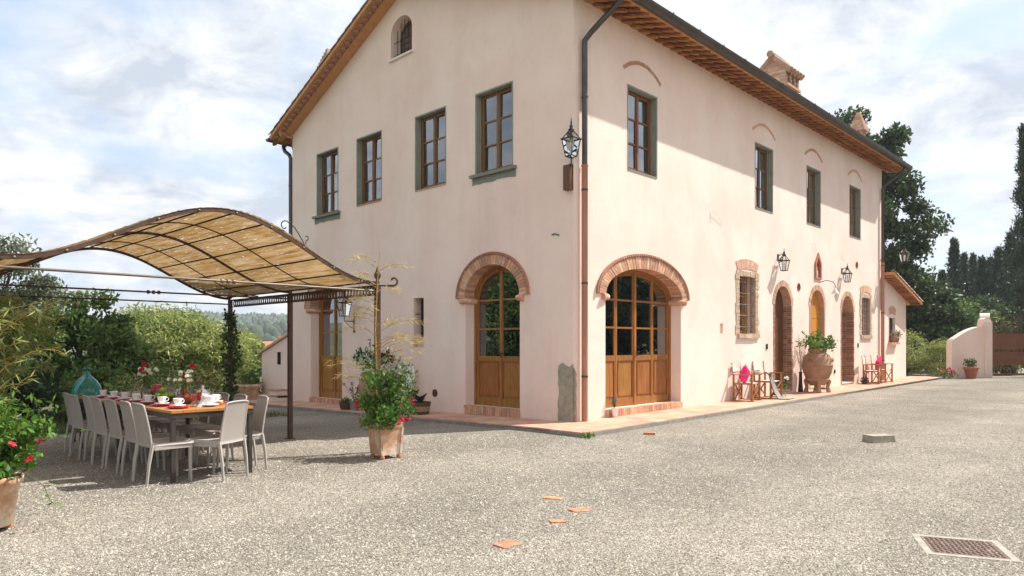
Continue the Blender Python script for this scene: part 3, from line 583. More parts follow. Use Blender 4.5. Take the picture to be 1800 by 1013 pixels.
# ---- votive niche, vents, small openings, cables
n=MB(); out=[(-.24,0),(.24,0),(.24,.50),(0,.80),(-.24,.50)]; inn=[(-.16,.06),(.16,.06),(.16,.46),(0,.68),(-.16,.46)]
for i in range(5): j=(i+1)%5; n.prism([out[i],out[j],inn[j],inn[i]],-.04,.16)
n.prism(inn,.12,.16); o=n.build('shrine_niche','terracotta_red',house,FR.loc(11.53,0,3.42))
m=MB(); m.lathe([(.05,0),(.06,.1),(.045,.2),(.03,.24),(.04,.28),(.03,.33),(0,.34)],10,(0,.05,.06)); m.build('figurine','plaster_white',o)
for u,z in ((10.12,3.11),(14.95,4.13)):
    m=MB(); P=ell(.12,.12,16,0,0,0,2*math.pi)[:-1]; m.prism(P,.10,.14)
    Q=ell(.10,.10,16,0,0,0,2*math.pi)[:-1]
    for i in range(16): j=(i+1)%16; m.prism([P[i],P[j],Q[j],Q[i]],-.012,.10)
    m.build('vent','terracotta_red',house,FR.loc(u,0,z))
m=MB(); P=ell(.085,.085,18,0,0,0,2*math.pi)[:-1]; m.prism(P,-.012,.01); 
for k in range(-2,3): m.bb(-.06,.06,-.018,-.012,k*.026-.006,k*.026+.006)
m.build('vent','wood_dark',house,GB.loc(-3.92,0,.41),GB.rot)
m=MB(); m.bb(-.08,.08,.10,.14,-.12,.12); m.bb(-.08,-.065,-.004,.10,-.12,.12); m.build('recess_plate','plaster_white',house,FR.loc(5.55,0,1.86))
for u,z in ((8.02,1.42),(10.62,1.45),(15.06,1.44)):
    m=MB(); m.bb(-.045,.045,-.02,.002,-.07,.07); m.bb(-.02,.02,-.026,-.02,-.0,.04); m.build('doorbell','zinc',house,FR.loc(u,0,z))
m=MB(); m.bb(-.03,.03,-.03,.0,-.06,.06); m.build('wall_tap','iron',house,FR.loc(12.9,0,.62))
for u,z,w_,s in ((5.0,4.55,.55,1),(11.05,4.45,.35,1),(13.35,4.40,.40,1)):
    m=MB(); m.tube([(0,-.012,-.25 if w_>.5 else -.02),(.0,-.015,.0),(.10,-.05,.03),(w_*.6,-.04,-.05),(w_,-.012,-.22)],.0035,5); m.build('cable','cable_white',house,FR.loc(u,0,z))
m=MB(); m.tube([(-.09,-.012,0),(-.02,-.014,.012),(.06,-.014,-.01),(.09,-.012,-.03)],.012,5); m.build('wall_stub','verdigris',house,GB.loc(-.42,0,3.52),GB.rot)
# barred slit on the gable
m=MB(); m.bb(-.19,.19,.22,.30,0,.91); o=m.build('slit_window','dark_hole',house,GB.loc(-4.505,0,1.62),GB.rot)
m=MB(); m.tube([(.05,.06,0),(.05,.06,.91)],.011,6); m.tube([(-.185,.06,.55),(.185,.06,.55)],.011,6); m.build('window_bars','iron',o)
for k in range(2): m=MB(); m.box((-.095+.19*k,.02,-.09),(.17,.09,.20),rot=(R_(12),0,0)); m.build('brick','brick_pale',o)
# old stone block at the corner and its ground course
rnd=random.Random(4); n=14
P=[(-.34,-.02)]+[(-.34+.02*rnd.uniform(-1,1),i*1.0/n) for i in range(1,n)]+[(-.34+.34*i/8,1.04+.03*math.sin(i*.9)+rnd.uniform(-.02,.02)) for i in range(9)]+[(.0,-.02)]
m=MB(); m.prism(P,-.022,.004); m.prism([(0,-.02)]+[(.06+.02*rnd.uniform(-1,1),i*.95/n) for i in range(n)]+[(0,1.0)],.0,.003); m.build('corner_stone','grey_stone',house,GB.loc(0,0,.06),GB.rot)
m=MB(); m.prism([(0,-.02)]+[(.07+.012*rnd.uniform(-1,1),i*.95/n) for i in range(n)]+[(0,1.0)],-.018,.004); m.build('corner_stone','grey_stone',house,FR.loc(0,0,.06))
# ---- roof
OX0=-.45; OX1=XE+.75; OF=.64; OB=.50
def roof_slope(y0,z0,y1,z1,th=.10):
    m=MB(); m.add([(OX0,y0,z0),(OX1,y0,z0),(OX1,y1,z1),(OX0,y1,z1),(OX0,y0,z0+th),(OX1,y0,z0+th),(OX1,y1,z1+th),(OX0,y1,z1+th)],[(0,3,2,1),(4,5,6,7),(0,1,5,4),(1,2,6,5),(2,3,7,6),(3,0,4,7)]); return m
rf=roof_slope(-OF,ZF-SF*OF,YR,ZR); r2=roof_slope(YR,ZR,YE+OB,ZL-SL*OB); rf.add(r2.v,r2.f); roof=rf.build('roof','soffit',house)
# covered with round tiles: corrugated sheet over both slopes, single tiles along the eave and the verge
def corr(y0,z0,y1,z1,x0,x1,p=.21):
    nx=int((x1-x0)/p)*6; V=[];F=[]
    for i in range(nx+1):
        x=x0+(x1-x0)*i/nx; h=.055*abs(math.sin(math.pi*i/6)); V+=[(x,y0,z0+h),(x,y1,z1+h)]
    F=[(2*i,2*i+2,2*i+3,2*i+1) for i in range(nx)]; return V,F
V,F=corr(-OF+.32,ZF-SF*(OF-.32)+.125,YR,ZR+.125,OX0+.16,OX1-.05); V2,F2=corr(YR,ZR+.125,YE+OB-.05,ZL-SL*(OB-.05)+.125,OX0+.16,OX1-.05)
tag(link('roof_tiling',mesh_np('rt',V+V2,F+[tuple(i+len(V) for i in q) for q in F2]),'rooftile',roof),kind='stuff')
def half_tile(L_,r0=.095,r1=.075,th=.014):
    n=7; V=[]
    for y,r in ((0,r0),(L_,r1)):
        for rr in (r,r-th):
            for i in range(n+1): a=math.pi*i/n; V.append((rr*math.cos(a),y,rr*math.sin(a)))
    k=n+1; F=[]
    for i in range(n): F+=[(i,i+1,2*k+i+1,2*k+i),(k+i,3*k+i,3*k+i+1,k+i+1),(i,k+i,k+i+1,i+1),(2*k+i,2*k+i+1,3*k+i+1,3*k+i)]
    return mesh_np('tile',V,F)
tm=half_tile(.48); tm.materials.append(MATS['rooftile']); af=math.atan(SF); al=math.atan(SL)
nx=int((OX1-OX0-.3)/.21)
for i in range(nx): link('roof_tile',tm,None,roof,(OX0+.2+.21*i,-OF-.03,ZF-SF*(OF+.03)+.115),(af,0,0))
L_=math.hypot(YE+OB-YR,SL*(YE+OB-YR)); k=int(L_/.36)
for i in range(k): link('roof_tile',tm,None,roof,(OX0+.06,YE+OB-.02-i*.36*math.cos(al),ZL-SL*(OB-.02)+.12+i*.36*math.sin(al)),(al,0,math.pi))
for i in range(17): link('roof_tile',tm,None,roof,(OX0+.06,-OF+i*.36*math.cos(af),ZF-SF*OF+.12+i*.36*math.sin(af)),(af,0,0))
m=MB(); m.tube([(OX0,YR,ZR+.14),(OX1,YR,ZR+.14)],.11,10); m.build('ridge','rooftile',roof)
# verge: plain tile band and a saw-tooth brick course under its edge
def verge(y0,z0,y1,z1,nm):
    ln=math.hypot(y1-y0,z1-z0); ty,tz=(y1-y0)/ln,(z1-z0)/ln; ny,nz=-tz,ty
    if nz<0: ny,nz=-ny,-nz
    m=MB(); 
    def slab(x0,x1,h0,h1,a=0,bq=ln):
        V=[]
        for s in (a,bq):
            for x,h in ((x0,h0),(x1,h0),(x1,h1),(x0,h1)): V.append((x,y0+ty*s+ny*h,z0+tz*s+nz*h))
        m.add(V,[(0,1,2,3),(7,6,5,4),(0,4,5,1),(1,5,6,2),(2,6,7,3),(3,7,4,0)])
    slab(-.26,-.0,-.085,-.003); slab(-.44,-.26,-.012,-.003); slab(-.452,-.40,-.0,.10)
    o=m.build('verge_course','soffit',house); q=int(ln/.205)
    me=MB().box((0,0,0),(.125,.125,.075),rot=(0,0,R_(45))).me('brick'); me.materials.append(MATS['brick_dark'])
    ang=math.atan2(tz,ty)
    for i in range(q):
        s=(i+.5)*ln/q; link('brick',me,None,o,(-.315,y0+ty*s-ny*.045,z0+tz*s-nz*.045),(ang if ty>0 else ang-math.pi,0,0))
verge(YE+OB-.12,ZL-SL*(OB-.12),YR,ZR,'l'); verge(-OF+.1,ZF-SF*(OF-.1),YR,ZR,'f')
# eave cornice: three stepped courses of sloping corbel bricks
def cornice(yw,zw,slope,sgn,x0,x1,pitch=.30,nc=3):
    m=MB(); o=None; back=[]
    for k in range(nc):
        z=zw-.055*(nc-k); ln=.30+.215*k
        back.append((ln,z))
    m.bb(x0,x1,*sorted((yw-sgn*.02,yw+sgn*.012)),zw-.19,zw+.0)
    o=m.build('eave_cornice','soffit',house)
    for k in range(nc):
        ln=.22+.185*k; w_=.125; t=.05; c=.05
        P=[(-w_/2,-.02),(w_/2,-.02),(w_/2,ln-c),(w_/2-c*.8,ln),(-w_/2+c*.8,ln),(-w_/2,ln-c)]
        V=[(p[0],sgn*p[1],-slope*p[1]+zz) for zz in (0,t) for p in P]; n=6
        F=[tuple(range(n-1,-1,-1)),tuple(range(n,2*n))]+[(i,(i+1)%n,(i+1)%n+n,i+n) for i in range(n)]
        if sgn<0: F=[tuple(reversed(f)) for f in F]
        me=bpy.data.meshes.new('brick'); me.from_pydata(V,[],F); me.materials.append(MATS['corbel'])
        q=int((x1-x0)/pitch)
        for i in range(q+1):
            x=x0+.12+i*pitch+(pitch/2 if k%2 else 0)
            if x<x1-.05: link('brick',me,None,o,(x,yw,zw-.066*(nc-k)))
cornice(0,ZF,SF,-1,OX0+.06,OX1-.05); cornice(YE,ZL,SL,1,OX0+.06,4.,nc=3)
# gutters and downpipes
def gutter(y,z,x0,x1,r=.085):
    m=MB(); n=10; V=[]
    for x in (x0,x1):
        for rr in (r,r-.008):
            for i in range(n+1): a=math.pi+math.pi*i/n; V.append((x,y+rr*math.cos(a),z+rr*math.sin(a)))
    k=n+1; F=[]
    for i in range(n): F+=[(i,2*k+i,2*k+i+1,i+1),(k+i,k+i+1,3*k+i+1,3*k+i)]
    F+=[(0,k,3*k,2*k),(n,2*k+n,3*k+n,k+n),tuple(range(k)),tuple(range(3*k-1,2*k-1,-1))]
    m.add(V,F); m.tube([(x0,y-r,z),(x1,y-r,z)],.012,6); o=m.build('gutter','zinc',house)
    x=x0+.5
    while x<x1:
        b=MB()
        P=[(y+(r+.006)*math.cos(math.pi+math.pi*i/n),z+(r+.006)*math.sin(math.pi+math.pi*i/n)) for i in range(n+1)]
        for i in range(n): b.add([(x-.015,)+P[i],(x+.015,)+P[i],(x+.015,)+P[i+1],(x-.015,)+P[i+1]],[(3,2,1,0)])
        b.bb(x-.015,x+.015,y-r-.018,y-r-.006,z-.02,z+.03); x+=1.02; b.build('gutter_bracket','zinc',o)
gutter(-OF-.06,ZF-SF*OF+.115,OX0-.02,OX1+.03,.105); gutter(YE+OB+.05,ZL-SL*OB+.045,OX0-.04,6,.085)
def pipe(P,r=.05,split=None):
    m=MB(); m.tube(P,r,12); o=m.build('downpipe','zinc',house)
    x,y,_=P[-1]
    for z in np.arange(.9,P[-2][2]-.2,1.7): b=MB(); b.lathe([(r+.008,-.02),(r+.012,0),(r+.008,.02)],12,(x,y,z)); b.build('pipe_clamp','zinc',o)
    if split:
        z0,z1=split; b=MB(); b.lathe([(r+.006,z0),(r+.006,z1-.03),(r+.016,z1-.02),(r+.016,z1)],12,(x,y,0)); b.build('pipe_shoe','copper',o)
pipe([(.62,-OF-.05,7.80),(.55,-.60,7.66),(.28,-.18,7.16),(.22,-.085,7.02),(.22,-.085,6.8),(.22,-.085,.09)],.052,(.09,4.75))
pipe([(17.85,-OF-.06,7.80),(17.80,-.62,7.64),(17.46,-.16,7.18),(17.42,-.085,7.05),(17.42,-.085,.18)],.052,(.18,4.4))
zg=ZL-SL*OB; pipe([(.02,YE+OB+.05,zg+.0),(.02,YE+OB+.05,zg-.12),(.01,YE+OB-.05,zg-.24),(.0,YE+.17,zg-.40),(.0,YE+.10,zg-.52),(.0,YE+.10,-.1)],.055)
# chimneys
def courses(m,x0,x1,y0,y1,z0,z1,h=.07,seed=1):
    rn=random.Random(seed); z=z0; m.bb(x0+.012,x1-.012,y0+.012,y1-.012,z0,z1)
    while z<z1-.02:
        hh=min(h,z1-z); e=rn.uniform(-.004,.004); m.bb(x0-e,x1+e,y0-e,y1+e,z,z+hh-.014); z+=h
def chimney(x,y,zb,zt,wx,wy):
    m=MB(); courses(m,-wx/2,wx/2,-wy/2,wy/2,0,zt-zb-1.0); hgt=zt-zb
    o=m.build('chimney','brick_old',house,(x,y,zb)); 
    s=MB(); s.bb(-wx/2-.06,wx/2+.06,-wy/2-.06,wy/2+.06,hgt-1.0,hgt-.93); s.build('chimney_band','brick',o)
    t=MB(); z0=hgt-.93
    for sx in (-1,1):    # brick gable ends with a vented front
        t=MB(); z=z0; rn=random.Random(3)
        t.prism([(-wy/2,z0),(wy/2,z0),(wy/2,z0+.42),(0,z0+.84),(-wy/2,z0+.42)],sx*wx/2-.05,sx*wx/2+.05)
        while z<z0+.80:
            ww=wy/2 if z+.06<z0+.42 else wy/2*(1-(z+.06-z0-.42)/.42); e=rn.uniform(0,.004); t.bb(-ww-.004,ww+.004,sx*wx/2-.062-e,sx*wx/2+.062+e,z,z+.056); z+=.07
        t.xf(Matrix.Rotation(R_(90),4,'Z')); t.build('chimney_gable','brick_old',o)
    for yy,xx in [(a_,b_) for a_ in (-wy/2+.07,wy/2-.07) for b_ in (-.12,.20)]:
            p=MB()
            for k in range(4): p.box((xx+(.02 if k%2 else -.02),yy,z0+.05+k*.1),(.15,.14,.085))
            p.build('vent_pier','brick_old',o)
    d=MB(); d.bb(-wx/2+.08,wx/2-.08,-wy/2+.15,wy/2-.15,z0,z0+.45); d.build('flue','dark_hole',o)
    c=MB()
    for sy in (-1,1):
        a=math.atan2(.42,wy/2)
        n=int((wx+.3)/.2)
        for i in range(n):
            xx=-wx/2-.13+(wx+.26)*(i+.5)/n; c.tube([(xx,sy*(wy/2+.12),z0+.36),(xx,0,z0+.90)],[.10,.085],8)
    c.tube([(-wx/2-.2,0,z0+.94),(wx/2+.2,0,z0+.94)],.10,10); c.build('chimney_tiles','rooftile',o)
chimney(11.2,1.05,8.3,10.2,.86,.86)
def pyr(x,y,zb,zt,w_):
    h=zt-zb; m=MB(); m.bb(-w_*.36,w_*.36,-w_*.36,w_*.36,0,h-.72*w_*1.4-.24); z=h-.72*w_*1.4-.24
    for sx in (-1,1):
        for sy in (-1,1): m.bb(*sorted((sx*w_*.18,sx*w_*.36)),*sorted((sy*w_*.18,sy*w_*.36)),z,z+.24)
    o=m.build('chimney','brick_old',house,(x,y,zb)); c=MB(); z+=.24; st=7
    for k in range(st):
        q=w_*.5*(1-k/st)+.03; c.bb(-q,q,-q,q,z+k*.14*w_*1.4*.72/.7,z+(k+1)*.14*w_*1.4*.72/.7-.008)
    c.build('chimney_cap','brick_old',o)
pyr(16.85,.55,8.2,9.62,.50); pyr(1.2,10.35,7.6,10.05,.5)
# ---- lantern beside and above the doors
def lantern_body(t,h=.42,w_=.30,z=0.):
    f=MB(); b=w_*.30; tq=w_*.5; zz=z+h
    for sx in (-1,1):
        for sy in (-1,1): f.bar((sx*b,sy*b,z),(sx*tq,sy*tq,zz),.016,.016); f.bar((sx*tq,sy*tq,zz),(sx*.03,sy*.03,zz+h*.48),.014,.014)
    for s in (-1,1):
        f.bar((-tq-.02,s*tq,zz),(tq+.02,s*tq,zz),.02,.02); f.bar((s*tq,-tq-.02,zz+.001),(s*tq,tq+.02,zz+.001),.02,.02); f.bar((-b,s*b,z),(b,s*b,z),.016,.016); f.bar((s*b,-b,z+.001),(s*b,b,z+.001),.016,.016)
    f.lathe([(.05,0),(.055,.03),(.02,.06),(.035,.09),(.012,.12),(.006,.20),(0,.22)],10,(0,0,zz+h*.46))
    f.build('lantern_frame','iron',t)
    for k in range(4):
        c,s=round(math.cos(k*math.pi/2)),round(math.sin(k*math.pi/2)); g=MB(); rot=Matrix.Rotation(k*math.pi/2,4,'Z')
        g.add([(-b,-b,z),(b,-b,z),(tq,-tq,zz),(-tq,-tq,zz)],[(0,1,2,3)]); g.add([(-tq,-tq,zz+.01),(tq,-tq,zz+.01),(.03,-.03,zz+h*.48),(-.03,-.03,zz+h*.48)],[(0,1,2,3)]); g.xf(rot); g.build('glass_pane','lantern_glass',t)
    l=MB(); l.lathe([(.02,0),(.02,.08),(.028,.10),(.028,.19),(0,.21)],8,(0,0,z+.03)); l.build('bulb','white_china',t)
t=thing('wall_lantern','tall glass lantern on a brown box bracket at the house corner','lantern',(-.10,-.03,4.86)); lantern_body(t,.31,.24)
m=MB(); m.lathe([(.02,.46),(.025,.52),(.012,.56),(.016,.60),(.005,.68),(0,.72)],8); m.build('spike','iron',t)
m=MB(); m.bar((0,0,.0),(.0,0,-.14),.02,.02); m.bb(-.02,.06,-.0,.02,-.16,-.13); m.build('bracket_arm','iron',t); m=MB(); m.bb(.0,.10,.03,.19,-.58,-.13); m.build('bracket_box','wood_dark',t)
for lb,x,z in (('black glass lantern above the leftmost arched entrance',8.72,3.42),('black glass lantern above the rightmost arched entrance',13.55,3.42)):
    t=thing('wall_lantern',lb,'lantern',(x,-.17,z+.04),0,'lanterns above the entrances'); lantern_body(t,.27,.21); m=MB(); m.tube([(0,0,.42),(0,.06,.46),(0,.17,.40)],.012,6); m.box((0,.162,.38),(.08,.012,.16)); m.build('bracket_arm','iron',t)
t=thing('wall_lantern','black glass lantern on a scrolled bracket beside the gable side door','lantern',(-.30,7.10,2.18)); lantern_body(t,.34,.26)
m=MB(); m.tube([(0,0,0),(0,0,-.12),(.28,0,-.12)],.012,6); m.tube([(.28,0,.10),(.28,0,-.34)],.014,6); m.tube([(.28,0,-.3),(.16,0,-.26),(.05,0,-.16)],.009,6); m.lathe([(0,-.42),(.025,-.38),(.012,-.33)],8,(.28,0,0)); m.build('bracket_arm','iron',t)
t=thing('wall_lantern','pale lantern hanging from a curved arm at the far right corner of the house','lantern',(18.05,-.62,4.45)); lantern_body(t,.30,.30)
m=MB(); m.tube([(0,0,.45),(0,.02,.62),(-.05,.10,.74),(-.15,.25,.74),(-.26,.40,.60),(-.34,.52,.35)]+[(-.36,.55,.1)],.014,6); m.tube([(-.36,.55,.5),(-.36,.55,-.1)],.016,6); m.tube([(-.36,.50,.1),(-.3,.40,.14),(-.28,.42,.22),(-.33,.47,.22)],.01,6); m.build('bracket_arm','iron',t)
t=thing('wall_lamp','small white bell lamp on a bent arm below the shrine niche','lamp',(12.0,-.34,3.0)); m=MB(); m.lathe([(.11,0),(.10,.03),(.05,.12),(.02,.16)],12); m.build('lamp_shade','white_china',t)
m=MB(); m.tube([(0,0,.16),(0,0,.26),(-.06,.04,.36),(-.2,.18,.40),(-.34,.33,.34)],.011,6); m.build('bracket_arm','iron',t)
# ------------------------------------------------------------------ pavement along the house
def pave():
    b=MB(); PW=1.07
    P=[(-PW,14.2),(0.3,14.2),(0.3,.3),(21.4,.3),(21.4,-1.0),(8,-PW),(-PW,-PW),(-PW,4)]
    V=[(x,y,pz(x,y)-.022) for x,y in P]+[(x,y,-.5) for x,y in P]; n=len(P)
    b.add(V,[(0,1,2,7),(2,6,7),(2,3,4,5),(2,5,6)][:0]+[(7,0,1,2),(7,2,6),(6,2,5),(5,2,3,4)]+[(i,(i+1)%n,(i+1)%n+n,i+n) for i in range(n)])
    o=b.build('pavement','concrete'); tag(o,'terracotta tiled pavement with a grey edge along the house walls','pavement',kind='structure')
    c=[0]
    S=.355; G=.006
    me=MB().box((0,0,-.013),(S-G,S-G,.026)).me('tile'); me.materials.append(MATS['paver']); rnd=random.Random(8)
    def put(x,y,mesh=me,rz=0):
        z=pz(x,y); sx=math.atan(.0055) if x>0 else 0; sy=math.atan(.02) if y>0 else 0
        link('paving_tile',mesh,None,o,(x,y,z+rnd.uniform(-.0012,.0012)),(-sy,-sx,rz))
    for j in range(3):
        for i in range(int((21.4+PW)/S)): put(-PW+.004+S*(i+.5)+(S*.5 if j==1 else 0)*0,-PW+.003+S*(j+.5))
    for j in range(3):
        for i in range(int(14.0/S)-0): put(-PW+.004+S*(j+.5),.0+S*(i+.5))
pave()
# ------------------------------------------------------------------ pergola
PX0,PX1=-4.2,-8.60; PY0,PY1=.05,4.75; PYm=2.5
def wav(x): t=(x-PX0)/(-8.45-PX0); return 2.335+.72*math.sin(math.pi*t)**2
perg=thing('pergola','rusty iron pergola with a wavy reed mat roof over the dining table','pergola',(0,0,0))
for x in (PX0,PX1):
    for y in (PY0,PYm,PY1):
        z0=gz(x,y); m=MB(); m.bb(x-.032,x+.032,y-.032,y+.032,z0,2.31); m.bb(x-.07,x+.07,y-.07,y+.07,z0-.01,z0+.012)
        m.build('post','rust_steel',perg)
        if y in (PY0,PY1):
            m=MB(); m.lathe([(.03,0),(.034,.02),(.018,.04),(.045,.09),(.05,.12),(.03,.16),(.022,.18),(.012,.215),(0,.24)],10,(x,y,2.33)); m.build('finial','rust_steel',perg)
    # ringed beam
    m=MB(); m.bb(x-.014,x+.014,PY0,PY1,2.285,2.31); m.bb(x-.010,x+.010,PY0,PY1,2.165,2.18); o=m.build('ringed_beam','rust_steel',perg)
    ring=MB(); n=10; V=[];F=[]
    for i in range(n):
        a=2*math.pi*i/n
        for k in range(4):
            q=math.pi/2*k+math.pi/4; rr=.052+.009*math.cos(q); V.append((.012*math.sin(q),rr*math.cos(a)*.72,rr*math.sin(a)))
    F=[(i*4+k,((i+1)%n)*4+k,((i+1)%n)*4+(k+1)%4,i*4+(k+1)%4) for i in range(n) for k in range(4)]
    me=mesh_np('ring',V,F); me.materials.append(MATS['rust_steel'])
    k=int((PY1-PY0-.1)/.078)
    for i in range(k): link('ring',me,None,o,(x,PY0+.07+i*.078,2.2325))
NX=40; xs=[PX0+(PX1-PX0)*i/NX for i in range(NX+1)]
for y,hh,nm in ((PY0,.036,'arch_beam'),(PYm,.022,'arch_beam'),(PY1,.030,'arch_beam')):
    m=MB(); 
    for i in range(NX):
        a=xs[i];b_=xs[i+1]; za,zb=wav(a),wav(b_)
        m.add([(a,y-.012,za-hh),(b_,y-.012,zb-hh),(b_,y+.012,zb-hh),(a,y+.012,za-hh),(a,y-.012,za+.014),(b_,y-.012,zb+.014),(b_,y+.012,zb+.014),(a,y+.012,za+.014)],[(0,1,2,3),(7,6,5,4),(1,0,4,5),(3,2,6,7)])
    o=m.build(nm,'rust_steel',perg)
    if y==PY0:
        for i in range(10):
            x=PX0+(PX1-PX0)*(i+.6)/10.2; b=MB(); b.lathe([(.015,0),(.015,.005),(.008,.010),(0,.012)],8); b.build('bolt','rod',o,(x,y-.012,wav(x)-.015),(R_(90),0,0))
for y in (1.27,3.63):
    m=MB(); m.tube([(x,y,wav(x)-.012) for x in xs],.009,5); m.build('rib','rust_steel',perg)
for i in range(12):
    x=PX0+(PX1-PX0)*(i+.45)/12; m=MB(); m.tube([(x,PY0,wav(x)-.014),(x,PY1,wav(x)-.014)],.0105,6); m.build('purlin','iron',perg)
# reed mat, laid in strips between the ribs
def reed(y0,y1,k):
    rnd=random.Random(k); V=[];ny=10;nx=150
    rng=np.random.default_rng(k)
    for i in range(nx+1):
        x=PX0+.02+(PX1-PX0-.04)*i/nx
        for j in range(ny+1): y=y0+(y1-y0)*j/ny; V.append((x,y,wav(x)+.022+.006*math.sin(i*2.399+j*.3)+rnd.uniform(-.003,.003)+(.012*math.sin(3.1*x+2*y))))
    F=[(i*(ny+1)+j,i*(ny+1)+j+1,(i+1)*(ny+1)+j+1,(i+1)*(ny+1)+j) for i in range(nx) for j in range(ny)]
    link('reed_mat',mesh_np('reed',V,F),'reed',perg)
reed(PY0-.02,2.42,1); reed(2.40,PY1+.05,2)
for y in (PY0,PYm,PY1):
    z=2.225; m=MB(); m.tube([(PX0,y,z),(PX1,y,z)],.014 if y==PY0 else .012,8)
    for xx in (-6.35,-6.28,-6.21): m.lathe([(.014,-.02),(.028,-.012),(.028,.012),(.014,.02)],10,(0,0,0)) if False else m.tube([(xx-.015,y,z),(xx+.015,y,z)],.026,10)
    m.build('tie_rod','rod' if y==PY0 else 'rust_steel',perg)
def spiral(c,r,turn,t0,ax): return [(c[0]+ax[0]*r*(1-.75*i/14)*math.cos(t0+turn*i/14),c[1]+ax[1]*r*(1-.75*i/14)*math.cos(t0+turn*i/14),c[2]+r*(1-.75*i/14)*math.sin(t0+turn*i/14)) for i in range(15)]
m=MB(); m.tube([(PX0,PY0,2.30),(PX0+.17,PY0-.13,2.30)]+spiral((PX0+.17,PY0-.13,2.37),.075,4.6,-1.57,(.79,-.61)),.014,7); m.build('scroll','rust_steel',perg)
xb=-5.30; m=MB(); m.tube([(xb,PY0,wav(xb)+.02),(xb-.04,PY0,wav(xb)+.10),(xb-.14,PY0,wav(xb)+.24),(xb-.24,PY0,wav(xb)+.30)]+spiral((xb-.27,PY0,wav(xb)+.24),.07,4.4,1.2,(1,0)),.007,6); m.tube([(xb,PY0,wav(xb)+.03),(xb+.02,PY0,wav(xb)+.08)]+spiral((xb+.02,PY0,wav(xb)+.13),.04,-4.4,-1.4,(-1,0)),.006,6); m.build('scroll','iron',perg)
# ------------------------------------------------------------------ dining table and chairs
TR=R_(-2.0); TO=(-6.54,-.18); TW=.90; TL=4.15; TZ=.775
def T(u,v,z=0.):   # table coordinates: u across (+ towards the house), v along
    c,s=math.cos(TR),math.sin(TR); x=TO[0]+u*c-v*s; y=TO[1]+u*s+v*c; return (x,y,gz(x,y)+z)
tb=thing('dining_table','long wooden dining table with dark metal legs under the pergola','table',T(0,0),TR)
m=MB(); sl=math.atan(.02)*.92
for i in range(7):
    w_=TW/7; b=MB(); b.bb(-TW/2+i*w_+.002,-TW/2+(i+1)*w_-.002,-.0,TL,-.028,0); b.build('plank','tabletop',tb,(0,0,TZ),(-sl,0,0))
m.bb(-TW/2+.0,-TW/2+.03,.01,TL-.01,-.085,-.029); m.bb(TW/2-.03,TW/2,.01,TL-.01,-.085,-.029); m.bb(-TW/2+.03,TW/2-.03,.01,.04,-.085,-.029); m.bb(-TW/2+.03,TW/2-.03,TL-.04,TL-.01,-.085,-.029); m.build('frame','table_metal',tb,(0,0,TZ),(-sl,0,0))
for u in (-TW/2+.03,TW/2-.03):
    for v in (.035,TL/2,TL-.035):
        zb=T(u,v)[2]-T(0,0)[2]; m=MB(); m.bb(u-.022,u+.022,v-.022,v+.022,zb,TZ-.086-math.tan(sl)*v); m.build('leg','table_metal',tb)
def make_chair():
    t=thing('dining_chair','x','chair')
    # seat: slightly dished moulded slab; local +Y is forward
    V=[];F=[];n=8
    for k in range(2):
        for i in range(n+1):
            for j in range(n+1):
                x=-.215+.43*i/n; y=-.20+.42*j/n; e=max(abs(2*i/n-1),abs(2*j/n-1)); wdt=1-.06*(1-j/n)
                z=.445-.018*(1-e**4)+(.006 if j==n else 0) if k==0 else .415
                V.append((x*wdt*1.02,y,z))
    q=(n+1)**2
    for i in range(n):
        for j in range(n): a=i*(n+1)+j; F+=[(a,a+n+1,a+n+2,a+1),(q+a,q+a+1,q+a+n+2,q+a+n+1)]
    ed=[i*(n+1) for i in range(n+1)]+[n*(n+1)+j for j in range(1,n+1)]+[i*(n+1)+n for i in range(n-1,-1,-1)]+[j for j in range(n-1,0,-1)]
    for a,b in zip(ed,ed[1:]+ed[:1]): F.append((a,q+a,q+b,b)[::-1])
    s=MB(); s.add(V,F,True); s.bb(-.205,.205,.19,.215,.36,.416); s.bb(-.205,-.185,-.18,.19,.37,.416); s.bb(.185,.205,-.18,.19,.37,.416); s.build('seat','chair_taupe',t)
    # back: curved panel with woven grooves
    V=[];F=[];nx=10;nz=12
    def bp(i,j,d):
        u=-1+2*i/nx; v=j/nz; hw=.187-.016*v*v; y=-.195-.065*v**1.5-.01*v-.012*(1-u*u)+d; z=.40+.46*v-.012*abs(u)**3*v; return (u*hw,y,z)
    for d in (0,-.016):
        for i in range(nx+1):
            for j in range(nz+1): V.append(bp(i,j,d))
    q=(nx+1)*(nz+1)
    for i in range(nx):
        for j in range(nz): a=i*(nz+1)+j; F+=[(a,a+1,a+nz+2,a+nz+1),(q+a,q+a+nz+1,q+a+nz+2,q+a+1)]
    ed=[i*(nz+1) for i in range(nx+1)]+[nx*(nz+1)+j for j in range(1,nz+1)]+[i*(nz+1)+nz for i in range(nx-1,-1,-1)]+[j for j in range(nz-1,0,-1)]
    for a,b in zip(ed,ed[1:]+ed[:1]): F.append((a,q+a,q+b,b))
    bk=MB(); bk.add(V,F,True); bo=bk.build('backrest','chair_weave',t)
    rm=MB(); P=[bp(0,j,-.008) for j in range(nz+1)]+[bp(i,nz,-.008) for i in range(1,nx+1)]+[bp(nx,j,-.008) for j in range(nz-1,-1,-1)]; rm.tube(P,.0115,6); rm.build('back_frame','chair_taupe',t)
    for sx in (-1,1):
        l=MB(); l.tube([(sx*.20,-.20,.43),(sx*.198,-.235,.22),(sx*.195,-.255,0)],[.021,.018,.013],6,smooth=False); l.build('leg','chair_taupe',t)
        l=MB(); l.tube([(sx*.185,.195,.42),(sx*.188,.195,.2),(sx*.188,.205,0)],[.022,.019,.013],6,smooth=False); l.build('leg','chair_taupe',t)
    return t
